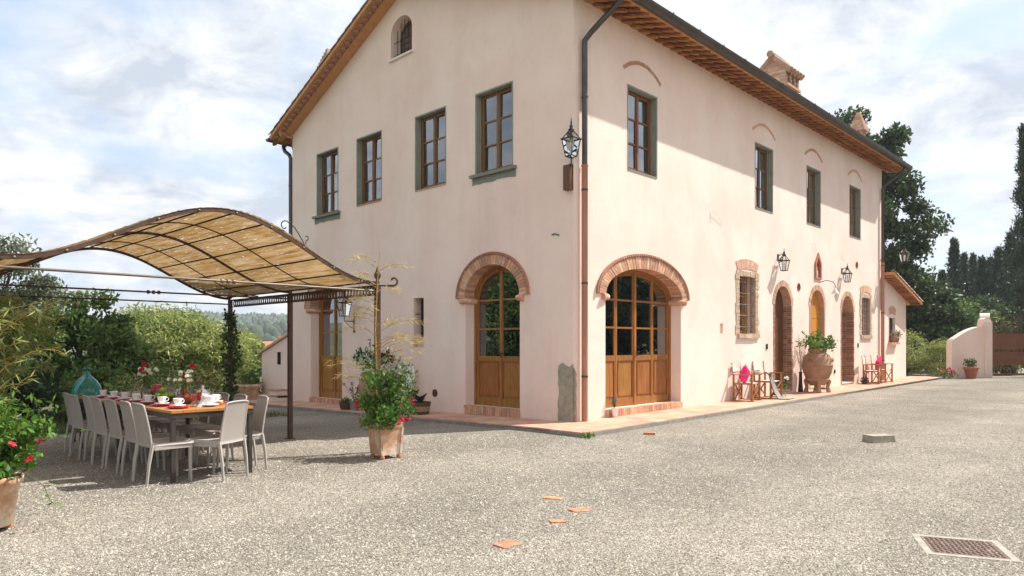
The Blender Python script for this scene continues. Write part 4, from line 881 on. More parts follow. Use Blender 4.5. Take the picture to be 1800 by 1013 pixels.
def weave_mat():
    m=bpy.data.materials.new('chair_weave'); m.use_nodes=True; t=m.node_tree; nn=t.nodes.new; ll=t.links.new; b=t.nodes['Principled BSDF']; b.inputs['Roughness'].default_value=.55
    tc=nn('ShaderNodeTexCoord'); br=nn('ShaderNodeTexBrick'); br.inputs['Scale'].default_value=1; br.inputs['Brick Width'].default_value=.022; br.inputs['Row Height'].default_value=.011; br.inputs['Mortar Size'].default_value=.0022; br.inputs['Mortar Smooth'].default_value=.6
    mp=nn('ShaderNodeMapping'); mp.inputs['Rotation'].default_value=(R_(90),0,0); ll(tc.outputs['Object'],mp.inputs[0]); ll(mp.outputs[0],br.inputs['Vector'])
    br.inputs['Color1'].default_value=(.45,.40,.36,1); br.inputs['Color2'].default_value=(.41,.365,.325,1); br.inputs['Mortar'].default_value=(.23,.20,.175,1); ll(br.outputs[0],b.inputs['Base Color'])
    bp=nn('ShaderNodeBump'); bp.inputs['Strength'].default_value=.5; bp.inputs['Distance'].default_value=.003; bp.invert=True; ll(br.outputs['Fac'],bp.inputs['Height']); ll(bp.outputs[0],b.inputs['Normal']); MATS['chair_weave']=m
weave_mat()
ch0=make_chair(); first=[True]
def place_chair(loc,rot,label):
    c=ch0 if first[0] else copy_tree(ch0); first[0]=False; c.location=loc; c.rotation_euler=(0,0,rot); c['label']=label; c['group']='dining chairs round the long table'; return c
rnd=random.Random(12)
for i in range(7):
    v=.20+.575*i; place_chair(T(-.42-.06*rnd.random(),v+rnd.uniform(-.03,.03)),TR+R_(-90+rnd.uniform(-2,6)),'taupe woven chair, %s from the near end of the table\'s left side'%ORD[i])
for i in range(7):
    v=.32+.575*i; place_chair(T(.40+.07*rnd.random(),v+rnd.uniform(-.03,.03)),TR+R_(90+rnd.uniform(-6,6)),'taupe woven chair, %s from the near end on the table\'s house side'%ORD[i])
place_chair((-6.50,-.16,0),R_(27),'taupe woven chair at the head of the table, its back to the viewer')
# ------------------------------------------------------------------ things on the table
def TT(u,v,h=0.): x,y,z=T(u,v); return (x,y,T(0,0)[2]+TZ-math.tan(sl)*v+h)
def Tinv(x,y): c,s=math.cos(TR),math.sin(TR); dx,dy=x-TO[0],y-TO[1]; return (dx*c+dy*s,-dx*s+dy*c)
plate_me=MB().lathe([(.0,.004),(.06,.004),(.09,.012),(.108,.02),(.110,.017),(.09,.008),(.06,0),(0,0)],20).me('plate'); plate_me.materials.append(MATS['red_china'])
sau_me=MB().lathe([(0,.005),(.035,.005),(.055,.014),(.072,.018),(.073,.014),(.05,.006),(.03,0),(0,0)],18).me('saucer'); sau_me.materials.append(MATS['white_china'])
cup_me=MB().lathe([(.024,0),(.026,.006),(.034,.03),(.042,.065),(.044,.075),(.041,.075),(.038,.06),(.03,.03),(.022,.012),(0,.010)],18).me('cup'); cup_me.materials.append(MATS['white_china'])
han_me=MB().tube([(.036,0,.06),(.055,0,.066),(.066,0,.05),(.06,0,.032),(.036,0,.024)],.0045,6).me('handle'); han_me.materials.append(MATS['white_china'])
cof_me=MB().lathe([(0,.0),(.037,.0)],14).me('coffee'); cof_me.materials.append(MATS['wood_dark'])
spots=[(-.27,.35),(-.27,.90),(-.27,1.42),(-.27,1.92),(-.27,2.42),(-.27,2.95),(-.27,3.50)]
def setting(u,v,where,s=1.15,plate=True):
    h=0.
    if plate: tag(link('red_plate',plate_me,None,None,TT(u,v,.002),0,s),'red plate under a white cup, %s'%where,'plate','red plates on the table'); h=.016
    tag(link('saucer',sau_me,None,None,TT(u,v,h+.004),0,s),'white saucer between plate and cup, %s'%where if plate else 'white saucer on the bare table, %s'%where,'saucer','saucers on the table')
    t=thing('coffee_cup','white cup on its saucer, %s'%where,'cup',TT(u,v,h+.012),TR+R_(rnd.uniform(-60,60)),'cups on the table',s); link('cup_body',cup_me,None,t); link('handle',han_me,None,t)
for i,(u,v) in enumerate(spots): setting(u,v,'%s from the near end on the table\'s left edge'%ORD[i])
setting(.30,.74,'nearest on the table\'s house side'); setting(.08,.36,'beside the juice glasses at the near end',1.5,False)
# teapot, sugar bowl
t=thing('teapot','white china teapot with a domed lid behind the juice glasses','teapot',TT(.22,.95),TR+R_(70),scale=1.15)
MB().lathe([(.05,0),(.06,.01),(.085,.05),(.088,.08),(.07,.115),(.045,.13)],20).build('pot_body','white_china',t); MB().lathe([(.05,.128),(.04,.145),(.015,.155),(.010,.165),(.017,.18),(.010,.195),(0,.198)],16).build('lid','white_china',t)
MB().tube([(.07,0,.05),(.115,0,.07),(.14,0,.12)],[.020,.014,.010],8).build('spout','white_china',t); MB().tube([(-.07,0,.10),(-.12,0,.11),(-.13,0,.07),(-.08,0,.04)],.007,6).build('handle','white_china',t)
t=thing('milk_jug','small white china milk jug beside the teapot','jug',TT(.30,1.12),0,scale=1.1); MB().lathe([(.032,0),(.045,.03),(.042,.06),(.034,.09),(.04,.105),(.036,.105),(.03,.085),(.03,.02),(0,.015)],16).build('jug_body','white_china',t); MB().tube([(.04,0,.085),(.07,0,.08),(.07,0,.05),(.045,0,.03)],.005,6).build('handle','white_china',t)
t=thing('serving_plate','white plate leaning upright beside the teapot','plate',TT(.06,1.25,.09),(R_(72),0,R_(35))); MB().lathe([(0,.0),(.07,.0),(.105,.012),(.107,.008),(.07,-.005),(0,-.005)],20).build('plate_disc','white_china',t)
# glasses of juice
def stem_glass(u,v,label,s=1.,kind=0):
    t=thing('juice_glass',label,'glass',TT(u,v),0,'juice glasses',s)
    if kind==0: pr=[(.034,.0),(.032,.004),(.006,.012),(.005,.06),(.012,.068),(.035,.09),(.042,.12),(.038,.155)]; jp=[(.0,.07),(.012,.072),(.033,.092),(.039,.12),(.038,.130),(0,.130)]
    else: pr=[(.034,0),(.030,.005),(.008,.014),(.010,.04),(.024,.06),(.034,.16),(.036,.19)]; jp=[(0,.062),(.022,.064),(.031,.15),(.032,.165),(0,.165)]
    MB().lathe(pr,18).build('glass_bowl','clear_glass',t); MB().lathe(jp,16).build('juice','juice',t)
stem_glass(-.08,.42,'round stemmed glass of red orange juice at the near end of the table'); stem_glass(.03,.55,'tall flared glass of orange red juice beside the round one',1.,1)
stem_glass(-.02,2.05,'stemmed glass of dark red juice beside the red jar',1.1)
# folded napkin
t=thing('napkin','folded white paper napkin below the juice glasses','napkin',TT(.0,.38)); MB().prism([(-.07,0),(.07,0),(.0,.09)],-.05,.0).build('napkin_fold','white_china',t,(0,0,.002),R_(25))
# fruit bowls
def bowl(u,v,label,fm,n,r,br,seed,lab2,leafy=False):
    t=thing('fruit_bowl',label,'bowl',TT(u,v)); MB().lathe([(br*.55,0),(br*.8,.03),(br,.075),(br*.96,.08),(br*.75,.035),(0,.02)],22).build('bowl_shell','basket',t)
    rn=random.Random(seed); k=0
    for i in range(n):
        a=i*2.4; q=br*.6*math.sqrt((i%6)/6+.05); z=.06+(.07 if i>=6 else 0); p=TT(u,v,z+r*.6); f=thing('fruit',lab2%['lowest left','front','right','back','middle','far','topmost','upper'][i%8],'fruit',(p[0]+q*math.cos(a)*(.6 if i>=6 else 1),p[1]+q*math.sin(a)*(.6 if i>=6 else 1),p[2]),rn.random()*6,lab2[:14]+' group')
        f['group']='fruit in the bowls'
        MB().lathe([(0,-r*.86),(r*.5,-r*.84),(r*.9,-r*.4),(r,.0),(r*.88,r*.5),(r*.5,r*.82),(r*.12,r*.78),(0,r*.7)],12).build('fruit_body',fm,f); MB().tube([(0,0,r*.7),(.004,0,r*1.1)],.003,5).build('stalk','twig',f)
bowl(-.03,1.62,'dark wooden bowl of green apples in the middle of the table','fruit_green',7,.042,.15,3,'green apple, %s one in the wooden bowl')
bowl(.02,1.02,'wooden bowl of red and orange tomatoes on the table','fruit_red',7,.045,.12,4,'red orange tomato, %s one in its bowl')
for i,(u,v) in enumerate([(-.14,1.78),(-.12,2.85),(.26,.48)]):
    t=thing('apricot',['small orange apricot beside the red jar','small orange apricot between two cups at the far end','small pale orange apricot behind the near head chair'][i],'fruit',TT(u,v,.026)); MB().lathe([(0,-.026),(.02,-.02),(.03,0),(.022,.018),(.005,.022),(0,.02)],12).build('fruit_body','fruit_orange',t); MB().tube([(0,0,.02),(.003,0,.03)],.002,5).build('stalk','twig',t)
# jam jar and carafe
t=thing('jam_jar','large glass jar of dark red jam with a red lid','jar',TT(.02,2.05)); MB().lathe([(.05,0),(.062,.02),(.065,.12),(.055,.16),(.05,.17)],18).build('jar_glass','clear_glass',t); MB().lathe([(0,.012),(.05,.012),(.058,.03),(.06,.12),(.05,.15),(0,.15)],18).build('jam','jam',t); MB().lathe([(.056,.165),(.058,.17),(.058,.21),(.05,.215),(0,.215)],18).build('lid','red_china',t)
t=thing('carafe','clear glass carafe with a flared neck near the demijohn','carafe',TT(.02,2.95)); MB().lathe([(.05,0),(.07,.03),(.072,.07),(.05,.13),(.026,.19),(.024,.23),(.045,.29)],20).build('carafe_glass','clear_glass',t); MB().lathe([(0,.008),(.05,.008),(.064,.03),(.066,.06),(0,.06)],18).build('drink','fruit_orange',t)
t=thing('oil_cruet','small glass cruet beside the carafe at the far end','bottle',TT(-.08,3.35)); MB().lathe([(.025,0),(.03,.02),(.03,.07),(.012,.10),(.012,.14),(.016,.15)],14).build('cruet_glass','clear_glass',t); MB().lathe([(0,.004),(.024,.005),(.027,.06),(0,.06)],12).build('oil','fruit_orange',t)
t=thing('serving_tray','pale grey rectangular tray standing at the far end of the table','tray',TT(.05,3.55),TR+.2); MB().bb(-.18,.18,-.12,.12,0,.012).bb(-.18,.18,-.12,-.10,.012,.07).bb(-.18,.18,.10,.12,.012,.07).bb(-.18,-.16,-.10,.10,.012,.07).bb(.16,.18,-.10,.10,.012,.07).build('tray_body','chair_taupe',t)
# flower vases
def rose(b,c,r,rn):
    for k in range(3):
        for i in range(5+k):
            a=i*2*math.pi/(5+k)+k; q=r*(.25+.32*k); p=Vector((c[0]+q*math.cos(a),c[1]+q*math.sin(a),c[2]+r*.5-k*r*.28)); o=Vector((math.cos(a),math.sin(a),0)); s=Vector((-math.sin(a),math.cos(a),0)); w_=r*.6
            b.add([p-s*w_*.5-Vector((0,0,r*.5)),p+s*w_*.5-Vector((0,0,r*.5)),p+s*w_*.6+o*r*.15+Vector((0,0,r*.25)),p+o*r*.28+Vector((0,0,r*.5)),p-s*w_*.6+o*r*.15+Vector((0,0,r*.25))],[(0,1,2,3,4)])
def vase_flowers(u,v,label,nr,nw,seed,H=.42):
    rn=random.Random(seed); t=thing('flower_vase',label,'vase',TT(u,v)); MB().lathe([(.04,0),(.05,.02),(.045,.10),(.022,.17),(.02,.22),(.03,.25)],18).build('vase_glass','clear_glass',t)
    st=MB(); pts=[]
    for i in range(nr+nw):
        a=rn.random()*6.283; q=.05+.11*rn.random(); z=H*(.62+.32*rn.random()) if i>=nr else H*(.75+.30*i/max(1,nr-1)); e=(q*math.cos(a),q*math.sin(a),z); pts.append(e); st.tube([(0,0,.05),(e[0]*.35,e[1]*.35,z*.6),e],.003,4)
    st.build('stem','leaf_mid',t)
    for i,e in enumerate(pts):
        f=MB(); rose(f,(0,0,0),.034 if i<nr else .024,rn); f.build('rose' if i<nr else 'white_flower','petal_red' if i<nr else 'petal_white',t,e,(rn.uniform(-.5,.5),rn.uniform(-.5,.5),rn.random()*6))
    P=[(rn.gauss(0,.06),rn.gauss(0,.06),rn.uniform(.2,H*.8)) for _ in range(60)]; leaves('foliage','leaf_mid',t,P,.05,.45,seed)
vase_flowers(-.02,2.42,'glass vase of red roses and white daisies near the carafe',3,16,21,.46); vase_flowers(-.04,.98,'narrow glass vase of red roses and white flowers near the teapot',2,14,22,.44)
t=thing('red_napkin','dark red cloth hanging from the table edge between two chairs','napkin',TT(-.455,2.14)); n=8; V=[(0.0+.012*math.sin(i*1.7),-.09+.18*i/n,z) for z in (.004,-.16,-.30) for i in range(n+1)]; m=MB(); m.add([(x-(.004 if z<0 else -.06),y,z) for x,y,z in V],[(r*(n+1)+i,r*(n+1)+i+1,(r+1)*(n+1)+i+1,(r+1)*(n+1)+i) for r in range(2) for i in range(n)],True); m.build('cloth','red_china',t)
# demijohn on its iron stand
x,y=-6.42,5.22; z=gz(x,y)
t=thing('iron_stand','low dark iron stand carrying the glass demijohn','stand',(x,y,z)); MB().bb(-.24,.24,-.24,.24,.56,.585).build('top','iron',t)
for sx in (-1,1):
    for sy in (-1,1): MB().tube([(sx*.22,sy*.22,.56),(sx*.21,sy*.21,.3),(sx*.24,sy*.24,0)],.018,6).build('leg','iron',t)
t=thing('demijohn','large teal glass demijohn standing behind the far end of the table','bottle',(x,y,z+.585))
MB().lathe([(.12,0),(.165,.03),(.205,.12),(.222,.21),(.205,.30),(.155,.39),(.095,.45),(.05,.50),(.035,.54),(.036,.57),(.048,.585),(.048,.605),(.034,.61)],28).build('bottle_glass','demijohn_glass',t)
MB().lathe([(.033,.57),(.033,.635),(0,.64)],12).build('stopper','verdigris',t)
MB().tube([(.226*math.cos(a),.226*math.sin(a),.16+.02*math.sin(a*2)) for a in [i*.3 for i in range(22)]],.007,5).build('cord','twig',t)
# ------------------------------------------------------------------ court axes: X sideways, D away from the gate drive (metres), turned 45 degrees to the house
def at(X,D,z=0.): return (CAM[0]+D*.71592+X*.69818,CAM[1]+D*.69818-X*.71592,z)
def ground(p): return (p[0],p[1],gz(p[0],p[1]))
# ------------------------------------------------------------------ potted flowers
def flowering(t,c,r,n,lm,nf,fm,seed,lsize=.065,zmin=.0,fs=.03,droop=.0):
    rng=np.random.default_rng(seed); K=26; v=rng.normal(size=(K,3)); v/=np.linalg.norm(v,axis=1,keepdims=True); C=np.array(c)+v*np.array(r)*(.35+.6*rng.random((K,1))); C[:,2]=np.maximum(C[:,2],zmin)
    P=clump_pts(C,min(r)*.42,n//K,rng,.9,.5); leaves('foliage',lm,t,P,lsize,.48,seed+1,(0,0,.5))
    st=MB()
    for q in C[:16]: st.tube([(c[0]*.3,c[1]*.3,zmin),(q[0]*.6+c[0]*.2,q[1]*.6+c[1]*.2,(q[2]+zmin)*.5),tuple(q)],.005,4)
    st.build('stem','leaf_mid',t); rn=random.Random(seed)
    for i in range(nf):
        a=rn.uniform(0,6.283); e=rn.uniform(-.75,.55); q=(c[0]+r[0]*1.04*math.cos(a)*math.cos(e),c[1]+r[1]*1.04*math.sin(a)*math.cos(e),c[2]+r[2]*.98*math.sin(e)); f=MB()
        for k in range(5):
            b=k*2*math.pi/5; ca,sa=math.cos(b),math.sin(b); f.add([(0,0,0),(fs*.6*ca-fs*.45*sa,fs*.6*sa+fs*.45*ca,fs*.3),(fs*1.2*ca,fs*1.2*sa,fs*.12),(fs*.6*ca+fs*.45*sa,fs*.6*sa-fs*.45*ca,fs*.3)],[(0,3,2,1)])
        f.add([(fs*.14*math.cos(k),fs*.14*math.sin(k),-fs*.8) for k in range(0,6)]+[(0,0,.0)],[(i2,(i2+1)%6,6) for i2 in range(6)])
        f.build('flower',fm,t,q,(rn.uniform(-1,1),rn.uniform(-1,1),rn.random()*6))
# square planter by the pergola post
px_,py_=-4.38,-.40
t=thing('square_planter','square weathered terracotta planter on clay feet at the pergola post','planter',(px_,py_,gz(px_,py_)),R_(-6))
m=MB(); m.box((0,0,.215),(.31,.31,.33)); w0=.31; m=MB()
def frust(m,w0,w1,z0,z1): m.add([(-w0/2,-w0/2,z0),(w0/2,-w0/2,z0),(w0/2,w0/2,z0),(-w0/2,w0/2,z0),(-w1/2,-w1/2,z1),(w1/2,-w1/2,z1),(w1/2,w1/2,z1),(-w1/2,w1/2,z1)],[(0,3,2,1),(4,5,6,7),(0,1,5,4),(1,2,6,5),(2,3,7,6),(3,0,4,7)])
frust(m,.272,.308,.05,.43); m.build('planter_body','terracotta',t)
m=MB(); frust(m,.326,.332,.405,.465); m.build('rim','terracotta',t); m=MB(); frust(m,.28,.28,.46,.469); m.build('soil','soil',t)
for sx in (-1,1):
    m=MB()
    for sy in (-1,1): m.add([(sx*.138+sx*dx,sy*.138+sy*dy,z) for dx,dy,z in ((-.014,-.014,.06),(.014,-.014,.06),(.014,.014,.06),(-.014,.014,.06))]+[(sx*.157+sx*dx,sy*.157+sy*dy,z) for dx,dy,z in ((-.014,-.014,.405),(.014,-.014,.405),(.014,.014,.405),(-.014,.014,.405))],[(0,1,5,4),(1,2,6,5),(2,3,7,6),(3,0,4,7)])
    m.build('corner_rib','terracotta',t)
for sx in (-1,1):
    for sy in (-1,1): m=MB(); m.lathe([(.03,0),(.035,.02),(.025,.05)],10,(sx*.125,sy*.125,0)); m.build('foot','terracotta_red',t)
pl=thing('flowering_plant','bushy green plant with red trumpet flowers in the square planter','plant',(px_,py_,gz(px_,py_)+.46)); flowering(pl,(0,0,.16),(.40,.40,.26),2600,'leaf_bright',22,'petal_red',31,.056,-.06,.032)
rng=np.random.default_rng(131); leaves('middle_foliage','leaf_bright',pl,clump_pts([(rng.normal()*.15,rng.normal()*.15,.35+.3*rng.random()) for _ in range(22)],.13,70,rng,1.2),.056,.45,132,(0,0,.7))
rn=random.Random(2); P=[];C=[]
for i in range(160): P.append((rn.gauss(.10,.12),rn.gauss(-.08,.12),rn.uniform(.40,.82)))
leaves('upper_foliage','leaf_olive',pl,P,.075,.40,33,(0,0,.8))
# big round pot at the left edge
x,y,_=at(-4.17,5.55); t=thing('terracotta_pot','round terracotta pot with pale stains at the left edge','pot',(x,y,gz(x,y)))
MB().lathe([(.13,.04),(.15,.05),(.19,.37),(.215,.38),(.22,.43),(.205,.44),(.19,.43),(.18,.40)],26).build('pot_body','terracotta',t); MB().lathe([(0,.41),(.185,.41)],20).build('soil','soil',t)
for k in range(3): a=k*2.094+.2; MB().lathe([(.035,0),(.04,.02),(.03,.045)],10,(.12*math.cos(a),.12*math.sin(a),0)).build('foot','terracotta_red',t)
pl=thing('flowering_plant','bushy plant with red flowers spilling over the pot at the left edge','plant',(x,y,gz(x,y)+.41)); flowering(pl,(.0,0,.28),(.37,.37,.31),2700,'leaf_bright',16,'petal_red',41,.062,-.05,.033)
rn=random.Random(9); P=[(rn.gauss(.10,.14),rn.gauss(-.08,.14),rn.uniform(.3,.66)) for _ in range(240)]; leaves('upper_foliage','leaf_bright',pl,P,.07,.30,43,(.2,-.1,.6))
m=MB(); m.tube([(.2,-.2,.05),(.30,-.3,-.05),(.33,-.33,-.16),(.36,-.36,-.2)],.004,4); m.build('trailing_stem','leaf_bright',pl); leaves('trailing_leaf','leaf_bright',pl,[(.3,-.3,-.05),(.33,-.33,-.12),(.35,-.35,-.18),(.36,-.37,-.2)],.05,.6,3)
# ------------------------------------------------------------------ bamboo
def bamboo(t,canes,lm,seed,cm='cane',ll=.11,per=16,twigs=8):
    rn=random.Random(seed); LP=[];LD=[]; m=MB(); tw=MB()
    for P,r in canes:
        m.tube(P,[r*(1-.75*i/(len(P)-1)) for i in range(len(P))],6); Q=[Vector(p) for p in P]
        for k in range(twigs):
            s=.25+.75*(k+rn.random()*.6)/twigs; f=s*(len(Q)-1); i=min(len(Q)-2,int(f)); p=Q[i].lerp(Q[i+1],f-i); ax=(Q[i+1]-Q[i]).normalized(); d=Vector((rn.gauss(0,1),rn.gauss(0,1),rn.gauss(.2,.6))); d=(d-ax*d.dot(ax)).normalized()*.6+ax*.6; ln=rn.uniform(.12,.32); e=p+d*ln+Vector((0,0,-.15*ln)); tw.tube([p,(p+e)/2+Vector((0,0,.02)),e],[.0035,.0025,.0015],4)
            for _ in range(per):
                u=rn.random(); q=p.lerp(e,u); LP.append(q); LD.append(d*.7+Vector((rn.gauss(0,.6),rn.gauss(0,.6),rn.gauss(-.35,.5))))
    m.build('cane',cm,t); tag(tw.build('twig',cm,t),kind='stuff'); leaves('foliage',lm,t,LP,ll,.13,seed,(0,0,0),LD,.25)
def arcs(n,base,spread,h,reach,dirn,seed):
    rn=random.Random(seed); out=[]
    for i in range(n):
        x0=base[0]+rn.uniform(-spread,spread); y0=base[1]+rn.uniform(-spread,spread); hh=h*rn.uniform(.55,1.1); a=dirn+rn.uniform(-.7,.7); q=reach*rn.uniform(.5,1.1); P=[]
        for k in range(7): s=k/6; P.append((x0+q*math.cos(a)*s**1.7,y0+q*math.sin(a)*s**1.7,base[2]+hh*math.sin(min(1.,s*.78+.02)*math.pi*.62)))
        out.append((P,rn.uniform(.006,.010)))
    return out
rt=math.atan2(-.71592,.69818)
bx,by,_=at(-5.75,6.7); bb_=thing('bamboo_clump','yellow green bamboo with arching straw coloured canes at the left edge','bamboo',(bx,by,gz(bx,by)))
bamboo(bb_,arcs(13,(0,0,0),.30,1.75,1.0,rt+.2,51),'leaf_bamboo',52,per=9)
bx,by,_=at(-8.1,9.8); bb_=thing('bamboo_clump','dense yellow green bamboo bush behind the arching canes','bamboo',(bx,by,gz(bx,by)))
bamboo(bb_,arcs(34,(0,0,0),.55,2.3,1.0,rt+.3,53),'leaf_bamboo',54,per=26,twigs=12,ll=.13)
# golden bamboo tied along the corner post
bm=thing('bamboo_plant','straw yellow bamboo with feathery branches growing up the corner post','bamboo',(PX0-.075,PY0-.07,.40)); rn=random.Random(6); canes=[([(0,0,0),(.01,0,.7),(.0,.01,1.3),(.02,.0,1.9),(.05,-.02,2.35)],.017)]
for k in range(26):
    z=.50+1.75*k/26+rn.uniform(-.03,.03); a=rn.choice([rt+rn.uniform(-.6,.6),rt+math.pi+rn.uniform(-.6,.6)]); ln=(.75 if z<1.3 else .5)*rn.uniform(.6,1.15)*(1-.25*(z/2.3)); P=[(ln*s*math.cos(a),ln*s*math.sin(a),z+ln*(.85*s-.62*s*s)) for s in (0,.3,.6,.8,1)]; canes.append((P,.0055))
bamboo(bm,canes[:1],'leaf_straw',61,per=2,twigs=3); 
m=MB();tw=MB();LP=[];LD=[]
for P,r in canes[1:]:
    m.tube(P,[r,r*.8,r*.6,r*.4,r*.25],5); Q=[Vector(p) for p in P]
    for k in range(46):
        f=(.2+.8*rn.random())*(len(Q)-1.01); i=int(f); p=Q[i].lerp(Q[i+1],f-i); LP.append(p); LD.append((Q[i+1]-Q[i]).normalized()*.8+Vector((rn.gauss(0,.5),rn.gauss(0,.5),rn.gauss(-.15,.5))))
m.build('branch','cane',bm); leaves('dry_foliage','leaf_straw',bm,LP,.095,.065,62,(0,0,0),LD,.2)
# ------------------------------------------------------------------ pots along the gable wall
def ppos(x,y): return (x,y,pz(x,y))
t=thing('stone_jar','large clay jar standing behind the flowering planter','jar',ppos(-.62,5.40)); MB().lathe([(.17,0),(.21,.05),(.30,.30),(.33,.5),(.30,.68),(.22,.80),(.20,.83),(.23,.86),(.22,.88),(.19,.86)],24).build('jar_body','urn_clay',t)
pl=thing('hydrangea','hydrangea with pale green flower heads and dark shoots in the clay jar','plant',ppos(-.62,5.40)); rng=np.random.default_rng(71)
leaves('foliage','leaf_dark',pl,clump_pts([(rng.normal()*.22,rng.normal()*.22,1.05+.22*rng.random()) for _ in range(12)],.15,45,rng),.11,.55,72,(0,0,.2))
for i,(dx,dy,z) in enumerate([(-.26,.10,1.20),(-.30,-.14,1.16),(-.16,-.32,1.10),(-.20,.30,1.12),(-.12,-.05,1.33)]):
    P=clump_pts([(dx,dy,z)],.125,170,np.random.default_rng(80+i),.8,.15); leaves('flower_head','petal_green',pl,P,.034,.8,90+i,(0,0,.5))
m=MB(); LP=[]
for dx,dy,h in ((-.02,.06,.52),(.06,-.12,.38),(-.15,.25,.34),(.1,-.42,.30)):
    m.tube([(dx*.4,dy*.4,1.0),(dx,dy,1.15+h*.4),(dx*1.1,dy*1.1,1.1+h)],.006,5); LP+=[(dx*1.08+rng.normal()*.02,dy*1.08+rng.normal()*.02,1.1+h*s) for s in np.linspace(.35,1,16)]
m.build('shoot','twig',pl); leaves('shoot_leaf','leaf_dark',pl,LP,.085,.5,95,(0,0,.6))
# white oval-back chair
c=thing('oval_back_chair','white chair with an oval medallion back against the gable wall','chair',ppos(-.42,4.60),R_(100))
o=MB(); P=[(.195*math.cos(a),-.21-.03*math.sin(a),.80+.245*math.sin(a)) for a in [i*2*math.pi/28 for i in range(29)]]; o.tube(P,.022,8); o.build('back_frame','white_paint',c)
o=MB(); n=24; V=[(.155*math.cos(i*2*math.pi/n),-.212-.024*math.sin(i*2*math.pi/n),.80+.205*math.sin(i*2*math.pi/n)) for i in range(n)]; o.add(V+[(x,y-.02,z) for x,y,z in V],[tuple(range(n)),tuple(range(2*n-1,n-1,-1))]+[(i,(i+1)%n,(i+1)%n+n,i+n) for i in range(n)]); o.build('back_cushion','white_china',c)
o=MB(); o.lathe([(0,.40),(.20,.40),(.225,.42),(.225,.45),(.20,.47),(0,.475)],20); o.build('seat','white_paint',c)
for sx in (-1,1): MB().tube([(sx*.15,-.19,.64),(sx*.155,-.19,.42),(sx*.16,-.24,0)],[.018,.02,.013],8).build('leg','white_paint',c); MB().tube([(sx*.15,.14,.41),(sx*.155,.15,.2),(sx*.15,.16,0)],[.022,.018,.012],8).build('leg','white_paint',c)
def woven(label,x,y,r,h,m1='basket',m2='basket_pale'):
    t=thing('woven_pot',label,'pot',ppos(x,y)); MB().lathe([(r*.78,0),(r*.84,h*.25)],24).build('lower_band',m1,t); MB().lathe([(r*.84,h*.25),(r*.93,h*.68)],24).build('middle_band',m2,t); MB().lathe([(r*.93,h*.68),(r,h),(r*.9,h),(r*.86,h*.85)],24).build('rim_band',m1,t); MB().lathe([(0,h*.88),(r*.88,h*.88)],18).build('soil','soil',t); return t
woven('two tone brown basket pot holding spiky leaves by the round vent',-.62,3.66,.235,.26)
pl=thing('agave','broad pointed leaves and a white hydrangea head in the basket pot','plant',(-.62,3.66,pz(0,3.66)+.22)); rn=random.Random(5); m=MB()
def blade(m,base,d,ln,w_):
    d=Vector(d).normalized(); s=d.cross(Vector((0,0,1))).normalized(); P=[]
    for k in range(6): q=k/5; c=Vector(base)+d*ln*q+Vector((0,0,-.35*ln*q*q)); ww=w_*math.sin(math.pi*min(1,.18+q*.82))**.8+.002; P.append((c-s*ww*.5+Vector((0,0,ww*.2)),c,c+s*ww*.5+Vector((0,0,ww*.2))))
    V=[v for r in P for v in r]; m.add(V,[(3*i+j,3*i+j+1,3*i+j+4,3*i+j+3) for i in range(5) for j in range(2)],True)
for k in range(13): a=k*2.4; b=MB(); blade(b,(0,0,0),(math.cos(a)*.7,math.sin(a)*.7,rn.uniform(.6,1.5)),rn.uniform(.26,.45),.075); b.build('blade','leaf_agave',pl)
for i,(dx,dy,z) in enumerate([(-.08,.28,.30),(-.05,.22,.14)]): leaves('flower_head','petal_white' if i==0 else 'petal_green',pl,clump_pts([(dx,dy,z)],.085,110,np.random.default_rng(120+i),.8,.15),.028,.8,130+i)
leaves('foliage','leaf_dark',pl,clump_pts([(-.08,.26,.12),(-.02,.2,.2)],.1,30,np.random.default_rng(8)),.10,.5,9)
m=MB(); m.tube([(.02,.18,0),(.03,.22,.35),(.0,.30,.52)],.006,5); m.build('stem','twig',pl)
woven('low brown basket bowl of small succulents near the gable side door',-.82,6.15,.19,.16,'basket','basket'); pl=thing('succulents','cushion of small green succulents in the low basket bowl','plant',(-.82,6.15,pz(0,6.15)+.13)); leaves('foliage','leaf_mid',pl,clump_pts([(0,0,.02),(.08,.05,.02),(-.07,.06,.03),(.02,-.08,.03),(-.03,0,.07)],.09,90,np.random.default_rng(3)),.05,.5,4,(0,0,.7)); m=MB(); m.tube([(0,0,-.03),(.0,0,.05)],.02,6); m.build('stem','leaf_mid',pl)
t=thing('zinc_pot','small grey pot of purple flowering stems beside the clay jar','pot',ppos(-.90,5.72)); MB().lathe([(.085,0),(.11,.2),(.12,.22),(.10,.21)],18).build('pot_body','concrete',t); MB().lathe([(0,.19),(.10,.19)],14).build('soil','soil',t); pl=thing('purple_flowers','upright purple flowering stems in the small grey pot','plant',(-.90,5.72,pz(0,5.72)+.2)); rng=np.random.default_rng(4); m=MB(); LP=[];FP=[]
for k in range(11):
    d=rng.normal(size=2)*.12; h=.28+.16*rng.random(); m.tube([(0,0,0),(d[0]*.5,d[1]*.5,h*.6),(d[0],d[1],h)],.004,4); LP+=[(d[0]*s,d[1]*s,h*s) for s in np.linspace(.2,.8,9)]; FP+=[(d[0]+rng.normal()*.02,d[1]+rng.normal()*.02,h*(.85+.2*rng.random())) for _ in range(16)]
m.build('stem','leaf_mid',pl); leaves('foliage','leaf_mid',pl,LP,.06,.3,5); leaves('blossom','petal_purple',pl,FP,.03,.8,6)
